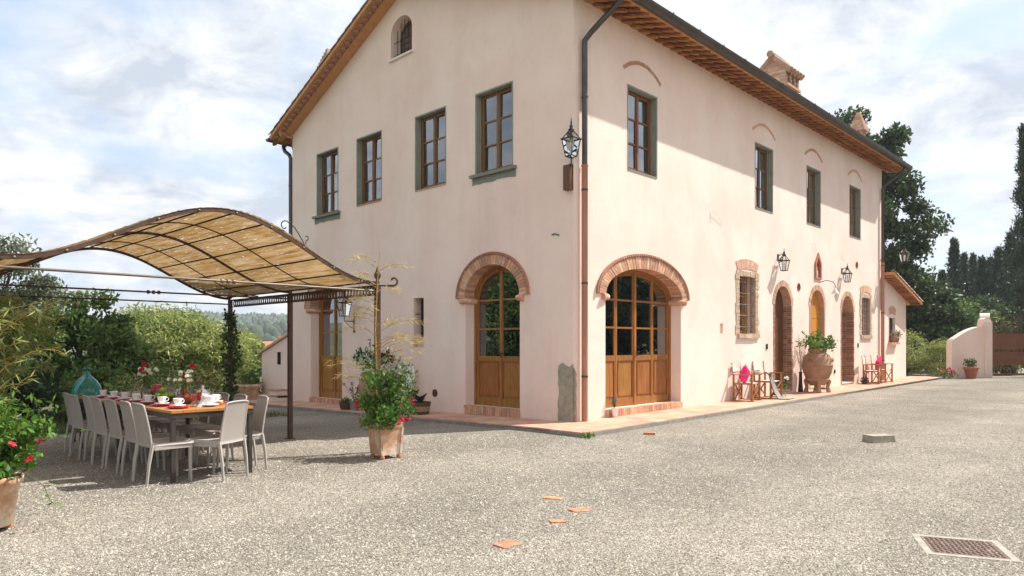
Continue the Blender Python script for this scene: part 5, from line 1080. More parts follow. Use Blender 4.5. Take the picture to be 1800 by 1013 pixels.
# little white pot on the big door's threshold
t=thing('white_pot','small white pot on the threshold of the wide glazed door','pot',(1.12,-.10,pz(1,0)+.03)); MB().lathe([(.05,0),(.07,.15),(.075,.16),(.062,.155)],16).build('pot_body','white_china',t); MB().lathe([(0,.14),(.062,.14)],14).build('soil','soil',t); pl=thing('lavender','grey green lavender sprig in the small white pot','plant',(1.12,-.10,pz(1,0)+.17)); m=MB(); rng=np.random.default_rng(2); LP=[];FP=[]
for k in range(18): d=rng.normal(size=2)*.045; h=.14+.10*rng.random(); m.tube([(0,0,0),(d[0],d[1],h)],.003,4); LP+=[(d[0]*s,d[1]*s,h*s) for s in np.linspace(.1,.8,8)]; FP+=[(d[0],d[1],h*s) for s in (.9,.97,1.04)]
m.build('stem','leaf_olive',pl); leaves('foliage','leaf_olive',pl,LP,.045,.2,7,(0,0,.8)); leaves('blossom','petal_purple',pl,FP,.022,.7,8,(0,0,.8))
# terracotta tub behind, at the stair
t=thing('terracotta_tub','wide terracotta tub in the shade at the outside stair','pot',(-.46,12.0,pz(0,12.0)-.02)); MB().lathe([(.22,0),(.24,.03),(.33,.38),(.37,.40),(.38,.47),(.35,.48),(.33,.44)],24).build('pot_body','terracotta',t); MB().lathe([(0,.44),(.33,.44)],20).build('soil','soil',t)
pl=thing('geraniums','green geraniums with a few red blooms in the wide tub','plant',(-.46,12.0,pz(0,12.0)+.42)); flowering(pl,(0,0,.18),(.34,.34,.26),900,'leaf_mid',8,'petal_red',141,.07,.0,.03)
# ------------------------------------------------------------------ outside stair at the back corner
st=thing('outside_stair','pink plastered stair wall with a sloping tile coping behind the gable corner','stair',(-.02,10.30,-.13))
m=MB(); m.add([(0,0,-.4),(0,1.80,-.4),(0,1.80,1.35),(0,0,1.90),(.22,0,-.4),(.22,1.80,-.4),(.22,1.80,1.35),(.22,0,1.90)],[(3,2,1,0),(4,5,6,7),(0,1,5,4),(1,2,6,5),(2,3,7,6),(3,0,4,7)][0:6]); m.build('wall','plaster',st)
m=MB(); m.add([(-.06,0,1.91),(-.06,1.9,1.325),(-.06,1.9,1.385),(-.06,0,1.97),(.28,0,1.91),(.28,1.9,1.325),(.28,1.9,1.385),(.28,0,1.97)],[(3,2,1,0),(4,5,6,7),(0,1,5,4),(1,2,6,5),(2,3,7,6),(3,0,4,7)]); m.build('coping','brick',st)
m=MB(); m.bb(-.012,.05,.62,.80,1.02,1.38); m.build('window_hole','dark_hole',st)  # dark plate whose colour stands in for the shade inside a small window hole
for k in range(2): m=MB(); m.bb(-.62+.22*k,-.001,.05,.75-.22*k,.15*k-.05,.15+.15*k); m.build('step','plaster_white',st); m=MB(); m.bb(-.65+.22*k,-.002,.03,.78-.22*k,.1505+.15*k,.175+.15*k); m.build('tread','brick',st)
# ------------------------------------------------------------------ director's chairs
def director():
    t=thing('directors_chair','x','chair')
    for sx in (-1,1):
        for y_ in (-.22,.22): MB().bb(sx*.27-.014,sx*.27+.014,y_-.022,y_+.022,.02,.62).build('leg','chairwood',t)
        MB().bb(sx*.27-.028,sx*.27+.028,-.25,.28,.622,.642).build('armrest','chairwood',t); MB().bb(sx*.27-.016,sx*.27+.016,-.26,.27,.0,.022).build('foot_rail','chairwood',t); MB().bb(sx*.27-.012,sx*.27+.012,-.198,.198,.40,.44).build('side_rail','chairwood',t)
        MB().tube([(sx*.262,-.235,.644),(sx*.262,-.265,.90)],.014,8).build('back_post','brick_pale',t); MB().lathe([(.016,0),(.018,.012),(0,.022)],8,(sx*.262,-.266,.90)).build('knob','iron',t)
    for y_ in (-.205,.205):
        MB().bar((-.25,y_,.05),(.25,y_,.42),.02,.03).build('cross_brace','chairwood',t); MB().bar((.25,y_+.022,.05),(-.25,y_+.022,.42),.02,.03).build('cross_brace','chairwood',t)
    n=8; V=[(-.25+.5*i/n,y_,.435-.02*math.sin(math.pi*i/n)) for y_ in (-.21,.21) for i in range(n+1)]; V+=[(x,y_,z-.006) for x,y_,z in V]; q=2*(n+1); m=MB(); m.add(V,[(i,i+1,n+2+i,n+1+i) for i in range(n)]+[(q+i,q+n+1+i,q+n+2+i,q+i+1) for i in range(n)],True); m.build('seat_cloth','cream_cloth',t)
    V=[(-.262+.524*i/n,-.245-.02*math.sin(math.pi*i/n)-.02*k,.70+.17*k) for k in (0,1) for i in range(n+1)]; V+=[(x,y_-.006,z) for x,y_,z in V]; m=MB(); m.add(V,[(i,n+1+i,n+2+i,i+1) for i in range(n)]+[(q+i,q+i+1,q+n+2+i,q+n+1+i) for i in range(n)],True); m.build('back_cloth','cream_cloth',t)
    return t
d0=director()
def cushion(loc,rot,label,s=.40):
    n=8; V=[];F=[]
    for k in (1,-1):
        for i in range(n+1):
            for j in range(n+1):
                u=2*i/n-1; v=2*j/n-1; e=(1-u**4)*(1-v**4); pin=1-.07*(1-abs(u))*(abs(v)**3)-.07*(1-abs(v))*(abs(u)**3)*0; V.append((u*s/2*(1-.06*(1-v*v)),k*.075*e**.6,v*s/2*(1-.06*(1-u*u))))
    q=(n+1)**2
    for i in range(n):
        for j in range(n): a=i*(n+1)+j; F+=[(a,a+1,a+n+2,a+n+1),(q+a,q+a+n+1,q+a+n+2,q+a+1)]
    m=MB(); m.add(V,F,True); return tag(m.build('cushion','pink',None,loc,rot),label,'cushion','pink cushions on the directors chairs')
spec=[(6.28,-.28,R_(178+8),'wooden directors chair with a pink cushion nearest the barred window'),(7.42,-.30,R_(176),'wooden directors chair with a striped throw beside the leftmost entrance'),(15.15,-.42,R_(188),'wooden directors chair nearest the rightmost entrance, no cushion'),(16.25,-.40,R_(174),'wooden directors chair with a pink cushion beside the far downpipe')]
for i,(x,y,a,lb) in enumerate(spec):
    c=d0 if i==0 else copy_tree(d0); c.location=(x,y,pz(x,0)); c.rotation_euler=(0,0,a); c['label']=lb; c['group']='directors chairs along the front'
cushion((6.34,-.20,pz(6,0)+.63),(R_(14),R_(28),R_(8)),'bright pink cushion on the chair nearest the barred window'); cushion((16.2,-.30,pz(16,0)+.64),(R_(14),R_(-30),R_(-6)),'bright pink cushion on the far chair beside the downpipe')
# throw blanket hanging over the second chair
m=MB(); n=14; L0=[(.0,.66),(.06,.665),(.13,.60),(.17,.42),(.24,.2),(.34,.04),(.50,.015),(.62,.012)]; V=[]
for k,(dy,z) in enumerate(L0):
    for i in range(n+1): f=i/n-.5; V.append((f*(.30+.035*k)+.012*k,-dy-.05*math.sin(i*2.3+k*.4)*.35*min(1,k/2),z+.012*math.sin(i*2.1+k)+(.0 if k<6 else .004*math.cos(i*3))))
V2=[(x,y+.006,z-.007) for x,y,z in V]; q=len(V); F=[(k*(n+1)+i,k*(n+1)+i+1,(k+1)*(n+1)+i+1,(k+1)*(n+1)+i) for k in range(len(L0)-1) for i in range(n)]
m.add(V+V2,F+[tuple(reversed([j+q for j in f])) for f in F],True); tag(m.build('throw_blanket','throw',None,(7.16,-.34,pz(7,0)),R_(12)),'grey beige striped throw draped over a chair arm to the floor','blanket')
# vase of dark flowers, small items
x,y=8.12,-.42; t=thing('flower_vase','small glass vase with a dark red bloom on the pavement','vase',(x,y,pz(x,0))); MB().lathe([(.05,0),(.055,.02),(.04,.12),(.05,.2)],14).build('vase_glass','clear_glass',t); leaves('bloom','petal_wine',t,clump_pts([(0,0,.36)],.085,140,np.random.default_rng(5),.9,.2),.045,.7,6); leaves('white_bloom','petal_white',t,clump_pts([(.08,-.02,.46),(.12,.05,.34)],.06,70,np.random.default_rng(6),.9,.2),.035,.7,7); leaves('foliage','leaf_mid',t,clump_pts([(0,0,.24),(-.06,0,.3)],.09,30,np.random.default_rng(7)),.08,.4,8)
m=MB(); m.tube([(0,0,.03),(0,0,.34)],.005,5); m.tube([(0,0,.03),(.07,0,.45)],.005,5); m.build('stem','leaf_mid',t)
x,y=8.48,-.12; t=thing('lidded_basket','small round wicker basket at the leftmost entrance','basket',(x,y,pz(x,0))); MB().lathe([(.09,0),(.12,.06),(.12,.13),(.10,.16),(.0,.165)],18).build('basket_body','basket_pale',t); MB().tube([(-.11,0,.13),(-.06,0,.24),(.06,0,.24),(.11,0,.13)],.008,6).build('handle','basket',t)
x,y=14.72,-.32; t=thing('small_planter','small dark pot of violet flowers left of the far chairs','planter',(x,y,pz(x,0))); MB().lathe([(.07,0),(.09,.1),(.095,.11),(.08,.105)],16).build('pot_body','wood_dark',t); leaves('blossom','petal_purple',t,clump_pts([(0,0,.18),(.1,0,.14),(-.09,.02,.16)],.08,60,np.random.default_rng(5)),.04,.7,6); leaves('foliage','leaf_dark',t,clump_pts([(0,0,.14),(.1,0,.1),(-.09,.02,.1)],.09,50,np.random.default_rng(6)),.06,.4,7)
# tall vase of pampas grass beside the urn
x,y=9.9,-.14; t=thing('tall_vase','tall dark floor vase of pale dry grasses behind the urn','vase',(x,y,pz(x,0))); MB().lathe([(.06,0),(.07,.04),(.05,.25),(.04,.52),(.05,.57),(.04,.565)],16).build('vase_body','iron',t); m=MB(); rng=np.random.default_rng(9); LP=[];LD=[]
for k in range(14):
    d=rng.normal(size=2)*.10; h=.5+.55*rng.random(); m.tube([(0,0,.5),(d[0]*.4,d[1]*.4-.02,.55+h*.5),(d[0],d[1]-.02,.55+h)],.003,4); LP+=[(d[0]*s,d[1]*s-.02,.55+h*s) for s in np.linspace(.3,1,18)]; LD+=[(d[0],d[1],.6)]*18
m.build('stem','leaf_dry',t); leaves('plume','leaf_dry',t,LP,.09,.10,10,(0,0,.5),LD,.3)
# big terracotta urn on its feet
x,y=10.12,-.52; z=pz(x,0); t=thing('terracotta_urn','big round bellied terracotta urn between the entrances','urn',(x,y,z)); R0=.40
pr=[(.20,.20),(.24,.26),(.28,.34),(.37,.55),(.40,.68),(.405,.74),(.415,.75),(.405,.77),(.38,.92),(.31,1.04),(.24,1.10),(.225,1.12),(.24,1.14),(.25,1.18),(.245,1.22),(.225,1.22),(.21,1.16)]
MB().lathe(pr,32).build('urn_body','urn_clay',t); MB().lathe([(0,1.17),(.215,1.17)],20).build('soil','soil',t); MB().lathe([(.30,.30),(.335,.34),(.34,.37),(.315,.40)],28).build('collar','urn_clay',t)
for k in range(4):
    a=k*math.pi/2+.5; m=MB(); m.tube([(.30*math.cos(a),.30*math.sin(a),.34),(.27*math.cos(a),.27*math.sin(a),.15),(.30*math.cos(a),.30*math.sin(a),.0)],[.07,.05,.075],8); m.build('foot','urn_clay',t)
for s in (-1,1): a=rt+s*.9-math.pi/2; MB().tube([(.40*math.cos(a+q),.40*math.sin(a+q),.86+.10*math.cos(q*6)) for q in (-.25,-.15,0,.15,.25)],.022,6).build('handle','urn_clay',t)
pl=thing('shrub','leafy evergreen shrub with upright shoots growing in the urn','plant',(x,y,z+1.18)); rng=np.random.default_rng(11)
leaves('foliage','leaf_bright',pl,clump_pts([(rng.normal()*.2,rng.normal()*.2,.06+.26*rng.random()) for _ in range(20)],.15,42,rng),.085,.45,12,(0,0,.5)); m=MB(); LP=[]
for d,h in (((-.36,.28),.52),((.30,-.26),.36),((.05,.0),.62),((.12,.02),.48),((-.14,.12),.40),((.40,-.34),.28)):
    m.tube([(0,0,0),(d[0]*.5,d[1]*.5,h*.55),(d[0],d[1],h)],.007,5); LP+=[(d[0]*s+rng.normal()*.02,d[1]*s+rng.normal()*.02,h*s) for s in np.linspace(.3,1,30)]
m.build('branch','twig',pl); leaves('shoot_leaf','leaf_bright',pl,LP,.08,.42,13,(0,0,.4))
m=MB(); m.bb(-.2,.2,-.1,.1,0,.035); tag(m.build('door_mat','basket',None,(11.55,-.18,pz(11.5,0)+.004)),'small brown mat on the pavement behind the urn','mat')
# ------------------------------------------------------------------ annex at the right end
ax=thing('annex','low cream annex with a lean-to tiled roof at the right end of the farmhouse','house',(XE,0,0))
zt0,zt1=3.95,3.18
holed('wall',[(.0,-.5),(3.0,-.5),(3.0,zt1),(.0,zt0)],[rect(.82,1.62,1.55,2.46)],.35,'plaster',ax)
m=MB(); m.bb(2.65,3.0,.35,4.5,-.5,3.1); m.build('wall','plaster',ax)
m=MB(); sA=(zt0-zt1)/3.0
m.add([(-.0,-.42,zt0+.02),(3.65,-.42,zt0+.02-sA*3.65),(3.65,4.6,zt0+.02-sA*3.65),(0,4.6,zt0+.02),(-.0,-.42,zt0+.12),(3.65,-.42,zt0+.12-sA*3.65),(3.65,4.6,zt0+.12-sA*3.65),(0,4.6,zt0+.12)],[(0,3,2,1),(4,5,6,7),(0,1,5,4),(1,2,6,5),(2,3,7,6),(3,0,4,7)]); o=m.build('roof','soffit',ax)
me=MB().box((0,0,0),(.10,.34,.05)).me('brick'); me.materials.append(MATS['corbel'])
for i in range(16): q=.1+i*.22; link('brick',me,None,o,(q,-.21,zt0-.012-sA*q),(0,math.atan(sA),0))
tm2=half_tile(.40); tm2.materials.append(MATS['rooftile'])
for i in range(10): link('roof_tile',tm2,None,o,(3.66-i*.36,-.36,zt0+.13-sA*(3.66-i*.36)),(math.atan(sA),0,R_(90)))
m=MB(); m.bb(.82,.87,.12,.17,1.55,2.46); m.bb(1.57,1.62,.12,.17,1.55,2.46); m.bb(.87,1.57,.12,.17,2.41,2.46); m.bb(.87,1.57,.12,.17,1.55,1.6); m.bb(1.2,1.24,.115,.17,1.6,2.41); o=m.build('window','wood_dark',ax); m=MB(); m.bb(.87,1.57,.145,.151,1.6,2.41); m.build('pane','pane',o)
g=MB()
for k in range(3): g.tube([(.82,.05,1.72+.24*k),(1.62,.05,1.72+.24*k)],.010,6)
for k in range(3): g.tube([(1.0+.22*k,.06,1.55),(1.0+.22*k,.06,2.46)],.010,6)
g.build('window_bars','iron',o); a=MB(); n=13
for i in range(n):
    t0=-1+2*(i+.07)/n; t1=-1+2*(i+.93)/n; a.prism([(1.22+t0*.36,2.56+.05*(1-t0*t0)),(1.22+t1*.36,2.56+.05*(1-t1*t1)),(1.22+t1*.46,2.76+.16*(1-t1*t1)),(1.22+t0*.46,2.76+.16*(1-t0*t0))],-.012,.02)
tag(a.build('brick_arch','brick_pale',o),kind='stuff')
m=MB(); m.bb(.70,1.74,-.14,.05,1.46,1.545); m.build('sill','brick_pale',o)
for i,(dx,w_) in enumerate(((1.02,.22),(1.42,.22))):
    t=thing('window_pot',['small terracotta pot on the left of the annex window sill','small terracotta pot with green leaves on the right of the annex sill'][i],'pot',(XE+dx,-.10,1.545+.001)); MB().lathe([(.07,0),(.10,.16),(.105,.18),(.09,.175)],16).build('pot_body','terracotta_red',t)
    leaves('foliage','leaf_mid' if i else 'leaf_dry',t,clump_pts([(0,0,.25),(.06,-.03,.3)],.11,60,np.random.default_rng(30+i)),.10,.3,31+i,(0,0,.5)); MB().tube([(0,0,.1),(0,0,.25)],.01,5).build('stem','twig',t)
# ------------------------------------------------------------------ garden wall with the gate
A=Vector(at(17.55,27.7)); B=Vector(at(19.25,27.9)); dAB=(B-A); Lw=dAB.length; ang=math.atan2(dAB.y,dAB.x); zg0=.12
gw=thing('garden_wall','cream plastered wing wall with a curved rounded top beside the gate','wall',(A.x,A.y,zg0),ang)
P=[(0,-.5),(Lw,-.5),(Lw,2.28)]+[(Lw-.17+.17*math.cos(a),2.28+.13*math.sin(a)) for a in [i*math.pi/8 for i in range(1,8)]]+[(Lw-.36,2.08)]+[(Lw-.36-(Lw-.50)*s,2.06-.50*s**1.8) for s in [i/8 for i in range(1,8)]]+[(.10,1.56),(.03,1.48),(0,1.36)]
m=MB(); m.prism(P,0,.30); m.build('wall_body','plaster',gw); m=MB(); m.bb(Lw-.30,Lw+.02,-.05,-.001,-.5,2.25); m.build('pier','plaster',gw)
C=Vector(at(19.9,28.9)); E_=Vector(at(21.0,30.6)); dv_=E_-C; g2=thing('gate_pier','tall cream gate pier with a rounded top behind the gate','wall',(C.x,C.y,zg0),math.atan2(dv_.y,dv_.x)); l2=.75
m=MB(); m.prism([(0,-.5),(l2,-.5),(l2,2.3)]+[(l2/2+l2/2*math.cos(a),2.3+.36*math.sin(a)) for a in [i*math.pi/10 for i in range(1,10)]]+[(0,2.3)],0,.35); m.build('pier_body','plaster_white',g2)
gt=thing('gate','rust brown sheet metal gate with spear topped bars','gate',(B.x+.05,B.y-.05,zg0),ang-R_(4)); W=4.2
for z0,z1 in ((.10,.18),(.52,1.02),(1.16,1.78)):
    m=MB(); m.bb(0,W,-.012,.012,z0,z1); m.build('panel' if z1-z0>.2 else 'bottom_rail','corten',gt)
for z in (1.02,1.13): m=MB(); m.bb(0,W,-.018,.018,z+.002,z+.025); m.build('rail','corten',gt)
for i in range(26): x=.08+i*.16; m=MB(); m.bb(x-.03,x+.03,-.008,.008,1.046,1.131); m.build('link_plate','corten',gt)
for i in range(30):
    x=.06+i*.14; m=MB(); m.bb(x-.009,x+.009,-.009,.009,1.782,2.25+.35*min(1,x/2.5)); m.lathe([(.009,0),(.022,.03),(.0,.11)],6,(x,0,2.25+.35*min(1,x/2.5))); m.build('spear_bar','corten',gt)
for i in range(30): x=.06+i*.14; m=MB(); m.bb(x-.009,x+.009,-.009,.009,.182,.518); m.build('lower_bar','corten',gt)
m=MB(); m.tube([(.05,0,1.80),(.35,0,1.86),(.70,0,2.02),(1.0,0,2.2)],.014,6); m.tube([(.30,-.02,1.95+.0)]+[(.16+.10*(1-.06*i)*math.cos(i*.5),-.02,1.98+.10*(1-.06*i)*math.sin(i*.5)) for i in range(12)],.012,6); m.build('scroll','iron',gt)
p=at(17.95,27.15); t=thing('terracotta_pot','red terracotta pot with a dark plant in front of the wing wall','pot',(p[0],p[1],.12)); MB().lathe([(.16,0),(.24,.38),(.28,.39),(.28,.46),(.25,.47),(.23,.43)],20).build('pot_body','terracotta_red',t); leaves('foliage','leaf_dark',t,clump_pts([(0,0,.55),(.15,0,.6),(-.12,.05,.62)],.18,80,np.random.default_rng(3)),.10,.5,4); MB().tube([(0,0,.3),(0,0,.6)],.02,5).build('stem','bark',t)
# ------------------------------------------------------------------ things lying on the gravel
for i,(x,y,w_,l_,rz,lb) in enumerate([(-6.08,-4.33,.13,.19,.75,'broken orange tile piece nearest the viewer'),(-5.31,-4.16,.11,.13,.2,'small square orange tile piece, second from the viewer'),(-4.86,-4.05,.12,.21,.55,'long orange tile piece right of the small square one'),(-4.67,-3.56,.10,.19,-.35,'half buried orange tile piece farthest back of the foreground group'),(.01,-1.61,.10,.20,-.4,'orange brick fragment at the corner of the pavement')]):
    rn=random.Random(i); P=[(-l_/2,-w_/2),(l_/2*.92,-w_/2*1.04),(l_/2,-w_/2*.6),(l_/2*.97,w_/2),(-l_/2*.86,w_/2*.97),(-l_/2*1.02,w_/2*.7)]; m=MB(); V=[(x_,y_,z_) for z_ in (0,.02 if i<4 else .04) for x_,y_ in P]; n=6; m.add(V,[tuple(range(n-1,-1,-1)),tuple(range(n,2*n))]+[(k,(k+1)%n,(k+1)%n+n,k+n) for k in range(n)])
    tag(m.build('tile_fragment','orange_tile',None,(x,y,gz(x,y)-(.0115 if i<4 else .006)),(R_(rn.uniform(-3,3)),R_(rn.uniform(-2.5,2.5)),rz-.77)),lb,'tile','tile fragments lying in the gravel')
m=MB(); m.box((0,0,.055),(.40,.24,.11),taper=.93); b=m.build('stone_block','grey_stone',None,(1.66,-4.60,gz(1.66,0)-.006),R_(-33)); tag(b,'grey stone block lying alone on the gravel','stone')
mh=thing('manhole','rusty rectangular manhole cover in a pale concrete frame','manhole',(-3.79,-6.78,.0),R_(-68)); w_,h_=.46,.50
A4=[Vector((-3.68,-6.47,0)),Vector((-3.49,-6.89,0)),Vector((-3.90,-7.10,0)),Vector((-4.11,-6.66,0))]
mh.location=(sum(v.x for v in A4)/4,sum(v.y for v in A4)/4,0); ex=(A4[1]-A4[0]); mh.rotation_euler=(0,0,math.atan2(ex.y,ex.x)); w_=.475; h_=.455
m=MB(); e=.05
for x0,x1,y0,y1 in ((-w_/2-e,w_/2+e,-h_/2-e,-h_/2),(-w_/2-e,w_/2+e,h_/2,h_/2+e),(-w_/2-e,-w_/2,-h_/2,h_/2),(w_/2,w_/2+e,-h_/2,h_/2)): m.bb(x0,x1,y0,y1,-.05,.0042)
m.build('concrete_frame','concrete_pale',mh); m=MB(); m.bb(-w_/2+.006,w_/2-.006,-h_/2+.006,h_/2-.006,-.04,.0035); m.build('cover','cast_iron',mh)
ri=MB()
for i in range(13):
    for j in range(12): ri.box((-w_/2+.035+i*.0338,-h_/2+.035+j*.035,.006),(.024,.007,.006),rot=(0,0,R_(45 if (i+j)%2 else -45)))
ri.build('tread_pattern','cast_iron',mh)
rng=np.random.default_rng(77); tf=thing('grass_tuft','small green weed tuft at the pavement corner','weed',(-1.02,-1.14,0)); tag(leaves('grass_blades','leaf_bright',tf,rng.normal(size=(70,3))*np.array([.07,.04,.005]),.10,.12,78,(0,0,1.6)),kind='stuff'); leaves('low_leaf','leaf_bright',tf,rng.normal(size=(20,3))*np.array([.06,.03,.005]),.06,.4,79,(0,0,.6))
# ------------------------------------------------------------------ planting behind the table
def tp(X,D): p=at(X,D); return (p[0],p[1],terr_h(p[0],p[1]))
tree('shrub_tree','tall loose grey green tree rising behind the left end of the pergola','tree',tp(-17.9,24),5.6,[(0,0,3.7,1.9,1.9,1.8),(.9,-.9,2.6,1.3,1.3,1.2)],60,260,.17,'leaf_olive',seed=3,r0=.14,cr=.62,asp=.42)
tree('evergreen_shrub','bushy dark evergreen with a pointed top behind the far end of the table','tree',tp(-11.2,18),4.0,[(0,0,1.4,1.5,1.5,1.2),(.45,-.45,2.9,.30,.30,1.0),(-.2,.2,2.6,.35,.35,.8),(-.9,.9,2.2,.4,.4,.7),(.9,-.9,2.0,.35,.35,.7)],120,170,.13,'leaf_mid',seed=4,r0=.09,cr=.34,bias=(0,0,.5))
tree('hedge_bush','dark dense bush behind the demijohn','bush',tp(-11.3,14.6),2.0,[(0,0,.9,1.4,1.4,.8)],70,200,.11,'leaf_dark',seed=5,r0=.08,cr=.38,trunk_top=.6)
tree('hedge_bush','broad dark green bush between the bamboo and the evergreen','bush',tp(-13.4,17.5),3.0,[(0,0,1.4,1.7,1.7,1.3)],48,260,.15,'leaf_dark',seed=6,r0=.1,cr=.65,trunk_top=.6)
tree('hedge_bush','low dark bush filling the gap left of the dry twigs','bush',tp(-9.2,16.4),1.5,[(0,0,.65,1.2,1.1,.6)],36,240,.12,'leaf_mid',seed=7,r0=.06,cr=.45,trunk_top=.6)
tree('willow_bush','light green feathery bush left of the ivy clad post','bush',tp(-12.1,24.0),3.6,[(0,0,1.7,2.0,1.9,1.3),(-.7,.6,2.7,.9,.9,.7),(.9,-.9,1.7,1.0,1.0,1.0)],80,300,.20,'leaf_light',seed=8,r0=.09,cr=.68,asp=.22,bias=(0,0,-.2))
tree('willow_bush','pale green slender leaved bush directly behind the ivy clad post','bush',tp(-10.0,23.5),2.7,[(0,0,1.2,1.2,1.2,1.0)],50,260,.18,'leaf_light',seed=9,r0=.07,cr=.58,asp=.22,bias=(0,0,-.2))
tree('willow_bush','green bush with upright shoots beside the terracotta tub','bush',tp(-8.0,20.9),1.1,[(0,0,.45,.5,.5,.42)],26,160,.10,'leaf_light',seed=10,r0=.03,cr=.25,asp=.3)
# dry tangle of twigs
t=thing('dry_shrub','tangle of pale dry twigs behind the middle of the table','shrub',tp(-6.5,13.9)); rn=random.Random(15); m=MB(); LP=[]
for k in range(90):
    a=rn.uniform(0,6.283); e=rn.uniform(.25,1.25); ln=rn.uniform(.7,1.5); d=Vector((math.cos(a)*math.cos(e),math.sin(a)*math.cos(e),math.sin(e))); s=Vector((rn.gauss(0,.35),rn.gauss(0,.35),.05)); q1=s+d*ln*.5+Vector((0,0,.1)); q2=s+d*ln+Vector((rn.gauss(0,.15),rn.gauss(0,.15),-.12*ln)); m.tube([s,q1,q2],[.010,.007,.003],4,cap=False)
    for _ in range(14): u=rn.random(); LP.append(q1.lerp(q2,u)+Vector((rn.gauss(0,.05),rn.gauss(0,.05),rn.gauss(0,.05))))
m.build('twig','leaf_dry',t); leaves('dry_leaf','leaf_dry',t,LP,.11,.14,16,(0,0,.1))
leaves('green_leaf','leaf_light',t,clump_pts([(rn.gauss(0,.7),rn.gauss(0,.7),rn.uniform(.2,1.0)) for _ in range(16)],.32,60,np.random.default_rng(4)),.12,.2,17)
# ivy on the back post
t=thing('ivy','dark ivy climbing the back post of the pergola','plant',(PX0,PY1,gz(PX0,PY1))); rng=np.random.default_rng(18); P=[]
for z in np.linspace(.1,2.15,60):
    r=.05+.09*abs(math.sin(z*3.1))*(.5+rng.random()); n=16; a=rng.random(n)*6.283; P.append(np.stack([r*np.cos(a),r*np.sin(a),z+rng.normal(size=n)*.05],1))
leaves('foliage','leaf_dark',t,np.concatenate(P),.075,.7,19,(0,0,-.2)); m=MB(); m.tube([(.04*math.cos(z*5),.04*math.sin(z*5),z) for z in np.linspace(0,2.1,30)],.008,5); m.build('vine','bark',t)
# grass fringe along the far edge of the gravel
rng=np.random.default_rng(20); n=16000; gx=-16+14*rng.random(n); gy=6.5+rng.random(n)**1.6*5; P=np.stack([gx,gy,np.array([terr_h(a,b) for a,b in zip(gx,gy)])],1)
tag(leaves('grass','grass',None,P,.16,.06,21,(0,0,1.5),spread=.5),'short rough grass beyond the far edge of the gravel','grass',kind='stuff')
# trees standing in the valley
for i,(X,D,h,r,mm) in enumerate([(-16.5,42,2.6,1.5,'leaf_light'),(-14.2,46,2.2,1.5,'leaf_mid'),(-19,52,3.0,1.9,'leaf_mid'),(-19.5,60,2.8,1.8,'leaf_light'),(-23.5,62,3.2,2.0,'leaf_olive'),(-27.5,72,3.4,2.4,'leaf_mid'),(-31,78,4,2.6,'leaf_mid')]):
    tree('valley_tree',['pale green tree in the valley nearest the ivy clad post','green tree in the valley right of the ivy clad post, left of the stair','middle green tree down in the valley','light tree below the white house','olive green tree below the orange roof','bushy tree further down the valley','broad tree far down the valley'][i],'tree',tp(X,D),h,[(0,0,h*.55,r,r,h*.42)],34,130,.30,mm,seed=30+i,r0=.15,cr=r*.42,group='trees in the valley')
# ------------------------------------------------------------------ right side wood
def cyp(label,X,D,H,r,seed,n=9000,name='cypress',ls=.22):
    rng=np.random.default_rng(seed); b=tp(X,D); t=thing(name,label,'tree',b,0,'cypresses beyond the gate'); k=n//45; z=rng.random(k)**.85; prof=r*np.clip(np.minimum(1,(1-z)*1.5+.02),0,1)*np.clip(.35+z*4,0,1); a=rng.random(k)*6.283; q=prof*(.45+.75*rng.random(k)); C=np.stack([q*np.cos(a),q*np.sin(a),.4+z*(H-.6)],1)
    P=clump_pts(C,r*.26+.08,45,rng,1.7,.6); leaves('crown','leaf_cypress',t,P,ls,.30,seed+1,(0,0,1.3)); m=MB(); m.tube([(0,0,-.3),(0,0,H*.5),(0,0,H*.9)],[.16,.1,.03],7); m.build('trunk','bark',t)
for i,(px,ty,D,r) in enumerate([(1677,422,48,.60),(1694,447,52,.55),(1710,449,55,.58),(1726,452,50,.6),(1741,455,58,.66),(1756,437,50,.75),(1777,412,46,.95),(1656,478,56,.7),(1791,430,52,.9)]):
    X=(px-900)/1220*D; zt=1.5+(604-ty)*D/1220; cyp(['tall slim cypress nearest the oak','slim cypress, second right of the oak','slim cypress, third right of the oak','slim cypress in the middle of the row','broader cypress right of the row\'s middle','wide cypress left of the tallest pair','bushy tall cypress above the gate pier','dark short cypress close against the oak','dark conifer at the right edge behind the tall cypress'][i],X,D,zt-tp(X,D)[2],r,200+i,n=9000)
D=38; cyp('very tall narrow cypress at the right edge of the view',(1800-900)/1220*D,D,1.5+(604-226)*D/1220,.62,230,n=12000,ls=.2)
tree('oak','big dark oak rising behind the right end of the farmhouse','tree',tp(16.6,33),12.8,[(0,0,9.2,2.0,2.0,3.4),(1.5,-1.5,7.0,1.2,1.2,1.2),(.7,-.7,4.6,1.6,1.6,1.8),(-1.2,1.2,8,2,2,3)],120,560,.23,'leaf_dark',seed=41,r0=.32,cr=.86)
tree('laurel','broad dark evergreen below the oak, left of the garden wall','tree',tp(19.3,33.5),5.8,[(0,0,2.7,1.6,1.6,2.4),(1.3,-1.3,1.7,1.0,1.0,1.4)],80,420,.20,'leaf_dark',seed=42,r0=.22,cr=.8)
